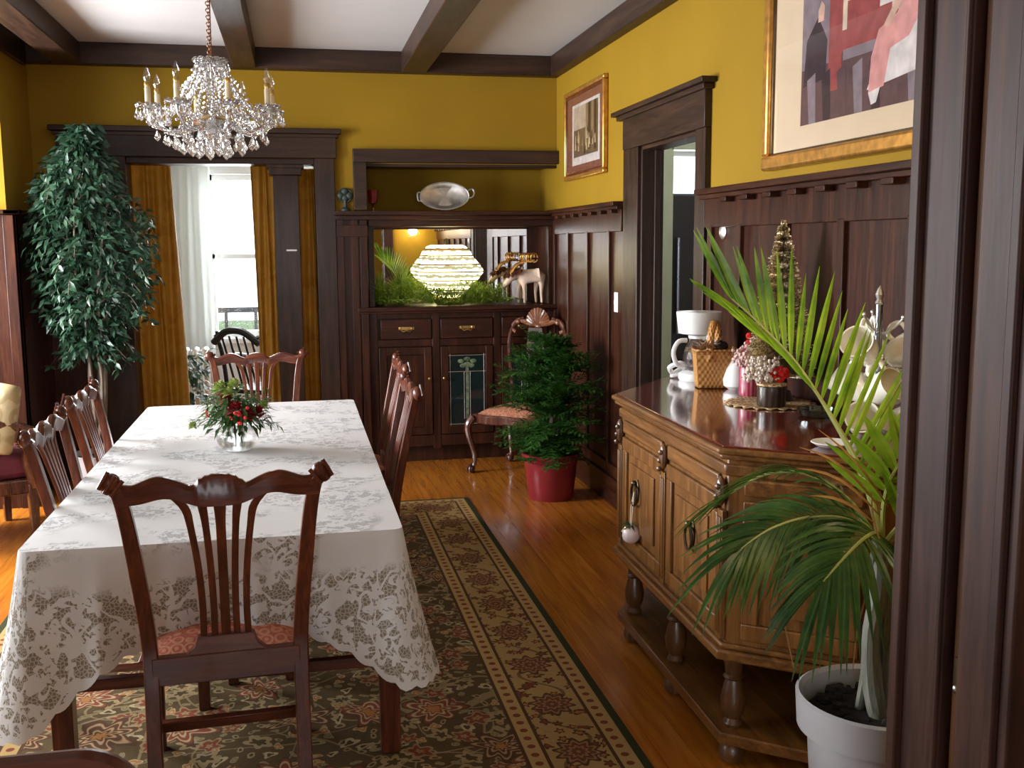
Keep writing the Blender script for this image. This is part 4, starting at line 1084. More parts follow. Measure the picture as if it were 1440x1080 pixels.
spots = [(1.265, 3.755), (1.255, 3.27), (1.25, 2.775), (1.545, 2.53), (1.77, 2.53), (1.77, 4.16), (1.585, 4.16)]
for x, y in spots:
    l = MB().lathe(legprof, 18, (x, y, 0)).build('turned_leg', M['oakdark'], **SK)
    MB().lathe(bun, 18, (x, y, 0)).build('bun_foot', M['oakdark'], l, world=True)
def face(p, q):
    """matrix whose x runs p->q, y points outwards, z is up"""
    p, q = Vector((*p, 0)), Vector((*q, 0)); d = (q-p).normalized(); n = Vector((d.y, -d.x, 0))
    if (p+n*.01-Vector((1.55, 3.3, 0))).length < (p-Vector((1.55, 3.3, 0))).length: n = -n
    m = Matrix.Identity(4)
    for i in range(3): m[i][0] = d[i]; m[i][1] = n[i]; m[i][2] = (0, 0, 1)[i]
    m.translation = p
    return m, (q-p).length
def obx(b, F, x0, x1, y0, y1, z0, z1):
    b.mbox(F @ Matrix.Translation(((x0+x1)/2, (y0+y1)/2, (z0+z1)/2)), x1-x0, y1-y0, z1-z0)
def sb_door(F, x0, x1, pull=True, nm='door'):
    b = MB(); w = .05; z0, z1 = .41, .825
    for a0, a1, c0, c1 in ((x0, x1, z0, z0+w), (x0, x1, z1-w, z1), (x0, x0+w, z0+w, z1-w), (x1-w, x1, z0+w, z1-w)): obx(b, F, a0, a1, 0, .014, c0, c1)
    d = b.build(nm, M['oak'], sb, bevel=.004, world=True)
    b = MB(); i = w
    obx(b, F, x0+i, x1-i, 0, .003, z0+i, z1-i); obx(b, F, x0+i+.035, x1-i-.035, 0, .010, z0+i+.035, z1-i-.035)
    b.build('door_panel', M['oak'], d, bevel=.006, world=True)
    if pull:
        xm = pull; b = MB()
        R = F.to_3x3()
        b.ball(F @ Vector((xm, .014, .655)), (.020, .006, .045), 12, 8, R); b.ball(F @ Vector((xm, .026, .685)), .011, 8, 6)
        b.torus(F @ Vector((xm, .026, .640)), .030, .005, 20, 6, M=R @ Matrix.Rotation(pi/2, 3, 'X'), sy=1.3)
        b.build('ring_pull', M['bronze'], d, world=True)
F, L = face(fp[0], fp[1])
sb_door(F, .045, L/2-.03, .235); sb_door(F, L/2+.03, L-.045, L/2+.28)
for q in ((.045, L/2-.03), (L/2+.03, L-.045)): b = MB(); obx(b, F, *q, 0, .012, .84, .89); b.build('frieze', M['oak_y'], bevel=.006, **SK)
for xx in (.018, L/2, L-.018):
    b = MB(); obx(b, F, xx-.02, xx+.02, 0, .016, .40, .79)
    for k in (-1, 0, 1): b.tube([F @ Vector((xx+k*.011, .017, .42)), F @ Vector((xx+k*.011, .017, .77))], .005, 6)
    b.build('pilaster', M['oak'], bevel=.003, **SK)
    b = MB(); b.ball(F @ Vector((xx, .014, .845)), (.022, .016, .045), 10, 8, F.to_3x3())
    for k in range(3): b.ball(F @ Vector((xx+.008*(k-1), .026, .80+.03*k)), .010, 8, 5)
    b.build('carved_corbel', M['oakdark'], **SK)
F2, L2 = face(fp[1], fp[2]); sb_door(F2, .05, L2-.04, False, 'end_panel')
b = MB(); obx(b, F2, .05, L2-.04, 0, .012, .84, .89); b.build('frieze', M['oak_y'], bevel=.006, **SK)
F3, L3 = face(fp[5], fp[0]); sb_door(F3, .05, L3-.05, False, 'end_panel')

# bell hanging from the far door pull
bl = thing('bell_ornament', 'small white bell ornament with green bow hanging from the far sideboard door', 'ornament', (1.188, 3.575, .49))
b = MB().ball((0, 0, 0), .036, 18, 12); b.build('bell', plain('pearly_pink', (.72, .58, .55), .25, coat=.4), bl)
MB().box(-.0375, -.033, -.004, .004, -.022, .01).build('bell_slot', M['black'], bl)
b = MB().tube([(0, -.006, .03), (.004, -.010, .10), (.012, 0, .16)], .003, 5).tube([(0, .006, .03), (.004, .010, .10), (.012, 0, .16)], .003, 5); b.build('ribbon', plain('pale_ribbon', (.55, .42, .30), .6), bl)
b = MB(); rnd = random.Random(8)
for i in range(26):
    a = rnd.uniform(0, 2*pi); b.leaf((-.004, 0, .036), (cos(a)*.5-.2, sin(a), rnd.uniform(-.3, .5)), (0, 0, 1), rnd.uniform(.025, .05), .009, .2)
b.build('green_bow', M['ffol'], bl); MB().ball((-.022, -.008, .026), .007, 8, 5).build('brass_bead', M['brass'], bl)

# ------------------------------------------------------------------ things on the sideboard
ZS = .9857
cm = thing('coffee_maker', 'white drip coffee maker at the far end of the sideboard', 'coffee maker', (1.655, 4.10, ZS), radians(-20))
MB().lathe([(.075, 0), (.08, .01), (.078, .03), (.06, .04), (0, .04)], 24, sx=1.05).build('base', M['white'], cm)
MB().box(.03, .095, -.055, .055, 0, .20).build('column', M['white'], cm, bevel=.01)
MB().lathe([(.06, .195), (.085, .20), (.095, .285), (.094, .29), (0, .292)], 28).build('filter_basket', M['white'], cm)
c = MB().lathe([(.04, .042), (.062, .06), (.066, .10), (.055, .14), (.04, .165), (.042, .18), (.036, .18), (.034, .165), (.05, .138), (.06, .10), (.056, .062), (0, .05)], 24).build('carafe', M['clear'], cm)
MB().tube(curve([(-.05, -.02, .17), (-.085, -.03, .165), (-.105, -.035, .12), (-.09, -.03, .07), (-.06, -.02, .06)], 14), .010, 8).build('handle', M['white'], c)
MB().lathe([(.042, .178), (.044, .19), (0, .195)], 20).build('lid', M['white'], c)
b = MB().tube(curve([(1.585, 4.20, ZS+.012), (1.55, 4.16, ZS+.05), (1.59, 4.13, ZS+.07), (1.62, 4.17, ZS+.03), (1.57, 4.185, ZS+.012), (1.62, 4.20, ZS+.035), (1.65, 4.17, ZS+.012)], 40), .011, 7)
tag(b.build('power_cord', M['white']), 'coiled white cord on the far end of the sideboard behind the coffee maker', 'cord')

bk = thing('splint_basket', 'woven tan splint basket with tall handle on the sideboard', 'basket', (1.635, 3.885, ZS), radians(-15))
def bsk(u, v):
    a = 2*pi*u; m = max(abs(cos(a)), abs(sin(a)))**.75; w = lerp(.072, .085, v)
    return (cos(a)/m*w, sin(a)/m*w*.8, .004+v*.145)
b = MB().grid(bsk, 48, 10, True); b.build('woven_body', M['wicker'], bk, ang=60, solid=.005)
MB().box(-.06, .06, -.05, .05, .002, .008).build('base', M['wicker'], bk)
b = MB()
for z in (.145, .152): b.grid(lambda u, v, z=z: (lambda p: (p[0]*1.03, p[1]*1.03, z-.006+v*.012))(bsk(u, 1)), 48, 2, True)
b.build('rim_band', M['wicker'], bk, solid=.006)
ar = [(.075*cos(t), 0, .11+.155*sin(t)) for t in [pi*i/22 for i in range(23)]]
b = MB()
for y0 in (-.012,): b.grid(lambda u, v: (lambda q: (q[0], -.014+.028*v, q[2]))(ar[round(u*22)]), 23, 2)
b.build('handle', M['wicker'], bk, solid=.005).rotation_euler = (0, 0, radians(68))
b = MB(); rnd = random.Random(6)
for i in range(14): b.ball((rnd.uniform(-.05, .05), rnd.uniform(-.04, .04), .13+rnd.uniform(0, .045)), (.022, .016, .02), 8, 5)
tag(b.build('dark_packets', M['black']), 'dark packets filling the splint basket', 'packets', kind='stuff'); bpy.data.objects['dark_packets'].location = (1.635, 3.885, ZS)
b = MB()
for i in range(60):
    a = rnd.uniform(0, 2*pi); b.leaf((rnd.uniform(-.02, .04)-.02, -.02, .16), (cos(a)-.3, sin(a), rnd.uniform(.3, 1.5)), (0, 0, 1), rnd.uniform(.03, .07), .01)
o = b.build('dried_flowers', plain('dried_flower', (.45, .27, .14), .8, var=.4, vs=80)); o.location = (1.59, 3.845, ZS); tag(o, 'dried tan flowers sticking out of the splint basket', 'dried flowers')

def rev(name, label, cat, loc, prof, mat, seg=24):
    o = MB().lathe(prof, seg).build(name, mat); o.location = loc; return tag(o, label, cat)
rev('teardrop_vase', 'white teardrop vase between basket and red tin on the sideboard', 'vase', (1.70, 3.80, ZS), [(.035, 0), (.055, .015), (.058, .04), (.045, .08), (.024, .115), (.014, .14), (.012, .15), (.008, .15), (0, .13)], M['white'])
dl = MB()
def dfn(u, v):
    a = 2*pi*u; r = v*(.155+.010*cos(a*22)); return (r*cos(a), r*sin(a), .0015+.003*abs(sin(a*11))*v**6)
dl.grid(dfn, 132, 8, True); o = dl.build('crochet_doily', M['doily'], solid=.003); o.location = (1.655, 3.42, ZS+.001)
tag(o, 'cream crochet doily under the tin and log pot on the sideboard', 'doily')
rt = thing('red_tin', 'ribbed red and pink tin holding flowers on the doily', 'tin', (1.665, 3.60, ZS+.006))
MB().lathe([(.044, 0), (.046, .01), (.046, .10), (.043, .108), (.03, .112), (0, .112)], 36).build('body', M['redtin'], rt)
M['palered'] = plain('pale_berry', (.62, .40, .36), .5, var=.3, vs=60)
b = MB(); rnd = random.Random(21)
for i in range(240):
    a = rnd.uniform(0, 2*pi); r = rnd.uniform(0, .075); h = .115+rnd.random()*.10*(1-r*6); b.ball((r*cos(a), r*sin(a), h), rnd.uniform(.005, .009), 6, 4)
o = b.build('berry_spray', M['palered']); o.location = (1.665, 3.59, ZS+.006); tag(o, 'pale pink berry spray standing in the red tin', 'berries')
b = MB()
for i in range(30):
    a = rnd.uniform(0, 2*pi); r = rnd.uniform(.01, .05); b.ball((r*cos(a), r*sin(a), .16+rnd.random()*.06), rnd.uniform(.012, .020), 7, 5)
o = b.build('red_flowers', M['berry']); o.location = (1.72, 3.66, ZS+.006); tag(o, 'red artificial flowers behind the pale berry spray', 'flowers')
lp = thing('log_pot', 'dark ribbed log-shaped pot in front on the doily', 'pot', (1.625, 3.345, ZS+.006))
MB().lathe([(.048, 0), (.05, .005), (.05, .07), (.046, .07), (.044, .05), (0, .05)], 30).build('bark_wall', M['logbark'], lp)
MB().lathe([(.045, .071), (.052, .073), (.052, .080), (0, .082)], 30).build('cream_rim', M['doily'], lp)
b = MB()
for i in range(170):
    a = rnd.uniform(0, 2*pi); r = rnd.uniform(0, .06); b.ball((r*cos(a)-.03, r*sin(a)+.02, .085+rnd.random()*.085), rnd.uniform(.004, .008), 6, 4)
o = b.build('frosted_sprig', plain('frosted_white', (.66, .56, .48), .6, var=.3, vs=60)); o.location = (1.625, 3.345, ZS+.006); tag(o, 'frosted white sprig standing in the dark log pot', 'sprig')
b = MB()
for i in range(26):
    a = rnd.uniform(0, 2*pi); r = rnd.uniform(0, .035); b.ball((r*cos(a)+.03, r*sin(a), .09+rnd.random()*.04), rnd.uniform(.009, .014), 7, 5)
o = b.build('red_berries', M['berry']); o.location = (1.625, 3.345, ZS+.006); tag(o, 'cluster of red berries in the dark log pot', 'berries')

bt = thing('bottle_brush_tree', 'tall gold tinsel bottle-brush tree on the sideboard', 'tree ornament', (1.70, 3.47, ZS))
bt.location.x = 1.715
MB().lathe([(.045, 0), (.05, .01), (.04, .04), (.015, .05), (0, .05)], 20).build('base', M['logbark'], bt)
MB().tube([(0, 0, .04), (0, 0, .64)], .006, 6).build('wire_stem', M['bronze'], bt)
b = MB(); rnd = random.Random(9)
for i in range(6500):
    t = rnd.random(); z = .09+.555*t; R = .117*(1-t)**.8+.006
    z += .012*sin(t*95); a = rnd.uniform(0, 2*pi); L_ = R*rnd.uniform(.65, 1.0)*(1+.10*sin(t*95+1))
    p = Vector((0, 0, z)); d = Vector((cos(a), sin(a), rnd.uniform(-.12, .30)))
    q = p + d*L_; w = .0028
    b.add([p, q+Vector((0, 0, w)), q+d*.004, q-Vector((0, 0, w))], [(0, 1, 2, 3)])
b.build('tinsel_bristles', M['goldtinsel'], bt, smooth=False)

gt = rev('glass_ashtray', 'low greenish glass dish beside the doily on the sideboard', 'dish', (1.68, 3.12, ZS), [(.05, 0), (.062, .008), (.066, .028), (.06, .028), (.055, .012), (0, .008)], thin_glass('green_glass', (.55, .72, .66), .15))
rev('small_white_saucer', 'small white saucer at the near edge of the sideboard', 'saucer', (1.47, 2.64, ZS), [(.03, 0), (.045, .006), (.058, .014), (.056, .016), (.04, .009), (0, .006)], M['white'])

# mug tree with mugs
mt = thing('mug_tree', 'steel mug tree with finial at the near end of the sideboard', 'mug rack', (1.70, 2.80, ZS))
MB().lathe([(.075, 0), (.078, .006), (.06, .014), (.014, .02), (0, .02)], 24).build('base', M['steel'], mt)
b = MB().tube([(0, 0, .015), (0, 0, .395)], .011, 12); b.build('pole', M['steel'], mt)
MB().lathe([(.011, .39), (.014, .395), (.009, .405), (.014, .42), (.008, .435), (0, .448)], 14).build('finial', M['silver'], mt)
hooks = []
for k, (a, z) in enumerate(((200, .31), (320, .30), (75, .31), (250, .19), (10, .18), (130, .19), (215, .09), (330, .08))):
    a = radians(a); d = Vector((cos(a), sin(a), 0))
    b = MB().tube(curve([Vector((0, 0, z)), d*.03+Vector((0, 0, z+.012)), d*.06+Vector((0, 0, z+.04)), d*.068+Vector((0, 0, z+.052))], 9), .0045, 7)
    b.ball(d*.068+Vector((0, 0, z+.054)), .007, 8, 6)
    b.build('hook', M['silver'], mt); hooks.append((d, z))
def make_mug(label):
    t = thing('mug', label, 'mug')
    # hangs with its handle up : opening faces along +x, origin at the handle top
    T = Matrix.Translation((0, 0, -.075)) @ Matrix.Rotation(radians(62), 4, 'Y')
    pr = [(.022, -.042), (.030, -.040), (.040, -.015), (.042, .015), (.043, .045), (.044, .047), (.040, .046), (.038, .015), (.035, -.012), (.02, -.034), (0, -.035)]
    MB().lathe(pr, 28, M=T).build('cup', M['cream'], t)
    MB().tube([T @ Vector(p) for p in curve([(-.038, 0, -.015), (-.06, 0, -.022), (-.075, 0, 0), (-.068, 0, .025), (-.04, 0, .032)], 16)], .0065, 8).build('handle', M['cream'], t)
    return t
mlabs = ['cream mug at top left of the mug tree, nearest the bottle-brush tree', 'cream mug at top right of the mug tree, beside the door jamb', 'cream mug at the back of the top row on the mug tree',
         'cream mug on the middle left hook of the mug tree', 'cream mug on the middle right hook of the mug tree, by the jamb', 'cream mug at the back of the middle row on the mug tree',
         'cream mug on the lower left hook of the mug tree', 'cream mug on the lower right hook of the mug tree, by the jamb']
m0 = None
for k, ((d, z), lab) in enumerate(zip(hooks, mlabs)):
    loc = Vector((1.70, 2.80, ZS+z+.052)) + d*.073; loc.z -= .012
    rz = atan2(d.y, d.x) + radians((20, -25, 0, 35, -20, 0, 15, -15)[k])
    if m0 is None: m0 = make_mug(lab); m0.location = loc; m0.scale = (1.15, 1.15, 1.15); m0.rotation_euler = (0, 0, rz); m0['group'] = 'mugs on the mug tree'
    else: dup(m0, loc, rz, lab, 'mugs on the mug tree')

# ------------------------------------------------------------------ palm in white pot
pp = thing('potted_palm', 'palm with long bright green fronds in a white pot beside the door jamb', 'plant', (1.345, 2.16, 0))
MB().lathe([(.125, 0), (.13, .01), (.155, .30), (.16, .385), (.185, .39), (.19, .47), (.182, .475), (.172, .465), (.168, .40), (0, .40)], 48).build('pot', M['whitepot'], pp)
b = MB(); rnd = random.Random(5)
b.lathe([(0, .425), (.08, .428), (.165, .415)][::-1], 24)
for i in range(90):
    a = rnd.uniform(0, 2*pi); r = sqrt(rnd.random())*.155; b.ball((r*cos(a), r*sin(a), .425), (rnd.uniform(.008, .018),)*3, 6, 4)
b.build('soil', M['soil'], pp)
b = MB().tube(curve([(.00, -.02, .41), (-.012, 0, .50), (-.018, .005, .62), (-.004, 0, .74), (-.002, .005, .86)], 16), [.030]+[.024]*5+[.021]*10, 10)
b.tube(curve([(.035, .03, .41), (.03, .02, .55), (.02, .01, .72), (0, 0, .84)], 12), .014, 8)
b.tube(curve([(-.03, .03, .41), (-.012, .03, .55), (-.012, .02, .72), (-.02, 0, .84)], 12), .010, 8)
b.build('stem', M['palmstem'], pp)
def frond(name, ctrl, nl, L0, L1, mat, up, droop, wid=.020, spread=.9, side=(1, -1), base=.18, seed=1):
    rr = random.Random(seed); cv = curve(ctrl, 40)
    r = MB().tube(cv, [lerp(.007, .002, i/39) for i in range(40)], 6).build(name, M['palmrib'], pp)
    b = MB()
    up = Vector(up).normalized()
    for s in side:
        for k in range(nl):
            t = lerp(base, 1.0, k/(nl-1)); i = t*39; i0 = min(int(i), 38); p = cv[i0].lerp(cv[i0+1], i-i0)
            tg = (cv[i0+1]-cv[i0]).normalized(); n = up - tg*up.dot(tg); n.normalize(); sd = tg.cross(n)*s
            L = lerp(L0, L1, t)*rr.uniform(.85, 1.1)
            an = lerp(spread, .22, t**2.2)
            d = (tg*cos(an) + sd*sin(an) + n*.18 + Vector((rr.uniform(-.06, .06), rr.uniform(-.06, .06), rr.uniform(-.05, .05)))).normalized()
            pts = []
            for q in range(7):
                u = q/6; pts.append(p + d*L*u + Vector((0, 0, -1))*droop*L*u*u)
            w = wid*rr.uniform(.8, 1.15)
            b.ribbon(pts, [w*.35, w*.85, w, w*.95, w*.75, w*.45, .001], n, .25)
    b.build('leaflets', mat, r)
    return r
M['palmrib'] = plain('palm_rib', (.36, .38, .10), .45)
o0 = Vector((1.345, 2.16, 0))
def W3(*ps): return [Vector(p)-o0 for p in ps]
frond('frond', W3((1.343, 2.165, .84), (1.325, 2.21, .975), (1.272, 2.26, 1.115), (1.195, 2.31, 1.258), (1.115, 2.35, 1.355), (1.045, 2.38, 1.425)), 26, .34, .20, M['palm'], (.15, -1, .25), .0, .018, .98, (1,), .20, 2)
frond('frond', W3((1.343, 2.165, .84), (1.33, 2.20, .97), (1.282, 2.25, 1.10), (1.205, 2.30, 1.235), (1.12, 2.34, 1.335), (1.05, 2.37, 1.40)), 11, .24, .15, M['palm'], (.15, -1, .25), .02, .015, .26, (-1,), .55, 22)
frond('frond', W3((1.345, 2.16, .85), (1.325, 2.13, .96), (1.33, 2.09, 1.05), (1.37, 2.05, 1.13), (1.43, 2.02, 1.19)), 11, .22, .15, M['palm'], (-.5, -.8, .2), .08, .030, .95, (1, -1), .25, 3)
frond('frond', W3((1.345, 2.155, .85), (1.36, 2.10, .92), (1.40, 2.05, .98), (1.45, 2.02, 1.02)), 8, .20, .14, M['palm'], (-.5, -.8, .4), .22, .030, .95, (1, -1), .3, 13)
frond('frond', W3((1.343, 2.155, .84), (1.30, 2.16, .895), (1.235, 2.18, .915), (1.15, 2.19, .915), (1.06, 2.18, .895), (.98, 2.15, .865)), 26, .27, .19, M['palmdark'], (-.1, -.35, .9), .48, .015, 1.0, (1, -1), .22, 4)
frond('frond', W3((1.343, 2.15, .84), (1.30, 2.11, .89), (1.24, 2.06, .90), (1.17, 2.02, .875), (1.10, 1.99, .83)), 20, .24, .17, M['palmdark'], (0, -.5, .85), .55, .015, 1.0, (1, -1), .25, 5)
frond('frond', W3((1.345, 2.17, .84), (1.31, 2.25, .93), (1.24, 2.33, .985), (1.15, 2.38, .98), (1.06, 2.40, .93)), 18, .22, .16, M['palmdark'], (0, .3, .9), .42, .013, 1.0, (1, -1), .3, 6)
frond('frond', W3((1.345, 2.16, .84), (1.38, 2.11, .90), (1.43, 2.07, .92), (1.49, 2.04, .89)), 9, .20, .15, M['palmdark'], (0, 0, 1), .45, .020, 1.0, (1, -1), .25, 7)
b = MB()
for p, q, dz in (((1.32, 2.13, .94), (1.07, 2.06, 1.115), .03), ((1.31, 2.12, .93), (1.05, 2.03, 1.075), .03), ((1.33, 2.12, .95), (1.12, 2.07, 1.15), .02), ((1.30, 2.12, .91), (1.09, 2.04, 1.01), .02)):
    p, q = Vector(p)-o0, Vector(q)-o0
    b.ribbon([p.lerp(q, u/6)+Vector((0, 0, dz*sin(pi*u/6))) for u in range(7)], [.004, .008, .009, .008, .007, .005, .001], (.3, -.8, .5))
for p, q in (((1.06, 2.13, .88), (1.075, 2.06, .60)), ((1.25, 2.05, .80), (1.185, 2.0, .60)), ((1.28, 2.11, .99), (1.285, 2.05, .86))):
    p, q = Vector(p)-o0, Vector(q)-o0
    b.ribbon([p.lerp(q, u/6)+Vector((-.01*sin(pi*u/6), 0, 0)) for u in range(7)], [.003, .006, .007, .006, .005, .004, .001], (.3, -.9, 0))
b.build('dry_leaflets', M['dry'], pp)

# ------------------------------------------------------------------ Norfolk pine in the red pot
np_ = thing('potted_norfolk_pine', 'bushy green Norfolk pine in a red pot in front of the carved armchair', 'plant', (1.51, 6.12, 0))
MB().lathe([(.135, 0), (.14, .01), (.165, .24), (.178, .245), (.182, .285), (.172, .288), (.16, .25), (0, .25)], 40).build('pot', M['redpot'], np_)
MB().lathe([(0, .265), (.16, .262)][::-1], 24).build('soil', M['soil'], np_)
MB().tube([(0, 0, .25), (.01, 0, .6), (-.02, 0, .98)], [.016, .012, .004], 8).build('trunk', M['bark'], np_)
b = MB(); rnd = random.Random(12)
def spray(p, d, L, n=26, w=.006):
    d = d.normalized(); sd = d.cross(Vector((0, 0, 1)))
    if sd.length < .1: sd = Vector((1, 0, 0))
    sd.normalize(); up = sd.cross(d)
    b.ribbon([p, p+d*L*.5, p+d*L-Vector((0, 0, .02))], [.006, .005, .002], up)
    for i in range(n):
        t = (i+1)/n; q = p+d*L*t-Vector((0, 0, .02*t*t)); s = 1 if i % 2 else -1; l = .10*(1-.55*t)*rnd.uniform(.8, 1.2)
        dd = (d*.75+sd*s*.8+up*rnd.uniform(-.25, .35)).normalized()
        for j in range(4):
            u = j/4; b.leaf(q+dd*l*u, dd+Vector((rnd.uniform(-.35, .35), rnd.uniform(-.35, .35), rnd.uniform(-.1, .5))), up, l*.5, w*1.8, .15)
        b.leaf(q, dd, up, l, w*1.6, .2)
for t in range(10):
    z = .30+.66*t/9; R = (.20, .27, .33, .35, .35, .34, .31, .27, .21, .14)[t]; n = 19 if t < 8 else 12
    for k in range(n):
        a = 2*pi*k/n+t*.7+rnd.uniform(-.2, .2)
        Rr = R*rnd.uniform(.8, 1.12)
        spray(Vector((0, 0, z+rnd.uniform(-.03, .03))), Vector((cos(a), sin(a)*.9, rnd.uniform(-.1, .65) if t > 2 else rnd.uniform(-.4, .25))), Rr, 20, .008)
b.v = [(min(p[0], .32), p[1], p[2]) for p in b.v]
b.build('needle_branches', M['pine'], np_)

# ------------------------------------------------------------------ carved armchair behind the pine
ac = thing('carved_armchair', 'carved chair with shell crest and tan seat in the corner behind the pine', 'chair', (1.49, 6.93, 0), radians(140)); ac.scale = (.92, .92, 1.04)
# local: faces +y after rotation towards the camera
def cab(x, y, fx, fy):
    pts = [(x, y, .37), (x+fx*.022, y+fy*.03, .32), (x+fx*.018, y+fy*.024, .25), (x-fx*.006, y-fy*.004, .14), (x-fx*.008, y-fy*.006, .07), (x+fx*.006, y+fy*.008, .035), (x+fx*.012, y+fy*.014, .03)]
    return MB().tube(curve(pts, 22), [.034-.018*min(1, i/13) for i in range(22)], 10)
for x, y, fx, fy in ((-.27, .24, -1, 1), (.27, .24, 1, 1), (-.20, -.22, -1, -1), (.20, -.22, 1, -1)):
    l = cab(x, y, fx, fy).build('cabriole_leg', M['armwood'], ac)
    f = MB().ball((x+fx*.010, y+fy*.012, .028), (.030, .030, .028), 12, 8)
    for k in range(3):
        a = atan2(fy, fx)+(k-1)*.9; f.tube(curve([(x+fx*.008, y+fy*.01, .06), (x+fx*.01+.03*cos(a), y+fy*.012+.03*sin(a), .04), (x+fx*.01+.032*cos(a), y+fy*.012+.032*sin(a), .008)], 7), .007, 6)
    f.build('claw_foot', M['armwood'], l)
b = MB()
def serp(u): return (lerp(-.28, .28, u), .245+.025*sin(pi*u)-.012*cos(2*pi*u*2))
o_ = [serp(i/20) for i in range(21)]
b.prism(o_+[(.22, -.23), (-.22, -.23)], .335, .395)
b.build('seat_rail', M['armwood'], ac, bevel=.008)
def sfn(u, v):
    a = 2*pi*u; m = max(abs(cos(a)), abs(sin(a)))**.8; xx, yy = cos(a)/m*v, sin(a)/m*v
    return (xx*lerp(.205, .265, (yy+1)/2), yy*.225+.01, .392+.055*(1-v**3.5))
MB().grid(sfn, 40, 10, True).build('seat_cushion', M['seat2'], ac, ang=70)
for s in (-1, 1):
    MB().tube(curve([(s*.195, -.22, .37), (s*.20, -.25, .55), (s*.235, -.28, .75), (s*.24, -.30, .88), (s*.19, -.31, .965), (s*.12, -.315, 1.0)], 26), .016, 8).build('back_stile', M['armwood'], ac)
b = MB()
for k in range(13):
    a = radians(lerp(-78, 78, k/12)); d = Vector((sin(a), 0, cos(a)))
    p0 = Vector((0, -.315, .945)); L_ = .125*(.75+.25*cos(a))
    b.tube([p0+d*.02, p0+d*L_*.6+Vector((0, .012, 0)), p0+d*L_], [.006, .013, .015], 7)
for s in (-1, 1):
    b.tube(curve([(s*.10, -.315, .97), (s*.16, -.315, .985), (s*.21, -.31, .955), (s*.215, -.305, .92), (s*.19, -.305, .905)], 14), [.018]*8+[.014]*6, 8)
    b.ball((s*.17, -.30, .975), (.022, .016, .018), 9, 6)
b.ball((0, -.31, .945), (.03, .018, .02), 10, 6)
b.build('shell_crest', plain('carved_crest', (.17, .06, .025), .3, coat=.5, var=.3), ac)
b = MB().prism([(-.05, .40), (.05, .40), (.03, .6), (.08, .78), (.06, .94), (-.06, .94), (-.08, .78), (-.03, .6)], -.008, .008, Matrix.Translation((0, -.27, 0)) @ Matrix.Rotation(pi/2, 4, 'X'))
b.build('vase_splat', M['panel'], ac, bevel=.003)
# ------------------------------------------------------------------ ficus
fc = thing('ficus_tree', 'tall dark green ficus tree in the back left corner by the curtains', 'plant', (-1.22, 6.74, 0))
MB().lathe([(.13, 0), (.17, .25), (.185, .29), (.17, .29), (.16, .25), (0, .25)], 32).build('pot', M['whitepot'], fc)
MB().lathe([(0, .26), (.165, .258)][::-1], 24).build('soil', M['soil'], fc)
b = MB(); rnd = random.Random(31); tips = []
for k in range(5):
    a = k*1.3; p0 = Vector((.03*cos(a), .03*sin(a), .25)); p1 = Vector((.05*cos(a+1.5), .05*sin(a+1.5), .8)); p2 = Vector((.10*cos(a), .08*sin(a), 1.3)); p3 = Vector((.16*cos(a+.5), .12*sin(a+.5), 1.85))
    cv = curve([p0, p1, p2, p3], 24); b.tube(cv, [lerp(.014, .005, i/23) for i in range(24)], 7)
    for j in range(11):
        i = rnd.randint(9, 23); p = cv[i]; aa = rnd.uniform(0, 2*pi); L_ = rnd.uniform(.12, .28)*(1.15-.35*abs(i-15)/8)
        q = p+Vector((cos(aa)*L_, sin(aa)*L_*.7, L_*rnd.uniform(.1, .8))); r = q+Vector((cos(aa)*.09, sin(aa)*.07, -.10))
        c2 = curve([p, p.lerp(q, .5)+Vector((0, 0, .04)), q, r], 9); b.tube(c2, [lerp(.005, .0015, t/8) for t in range(9)], 5); tips.append(c2)
b.v = [(max(p[0], -.35), min(p[1], .55), p[2]) for p in b.v]
b.build('stems', M['bark'], fc)
b = MB()
for i in range(4200):
    t = rnd.random(); z = .90+1.35*t
    R = .10+.22*sin(pi*min(1, max(0, (t*.93+.04))))**.8
    if t > .72: R *= lerp(1, .62, (t-.72)/.28)
    lump = 1+.22*sin(z*11)*cos(z*5+1)
    a = rnd.uniform(0, 2*pi); r = R*lump*rnd.random()**.45
    p = Vector((r*cos(a)*1.06+.03*sin(z*6)-.02, r*sin(a)*.62, z+.05*sin(a*3)))
    d = Vector((cos(a)*.7+rnd.uniform(-.6, .6), sin(a)*.5+rnd.uniform(-.6, .6), rnd.uniform(-1.2, .25)))
    b.leaf(p, d, (rnd.uniform(-1, 1), rnd.uniform(-1, .3), .6), rnd.uniform(.055, .085), rnd.uniform(.020, .032), .2)
for c2 in tips:
    for p in c2[2:]:
        for q in range(3): b.leaf(p, (rnd.uniform(-1, 1), rnd.uniform(-1, 1), rnd.uniform(-1, .3)), (rnd.uniform(-1, 1), -.4, .6), rnd.uniform(.05, .08), .026, .2)
b.v = [(max(p[0], -.355), min(p[1], .55), p[2]) for p in b.v]
b.build('leaves', M['ficus'], fc)

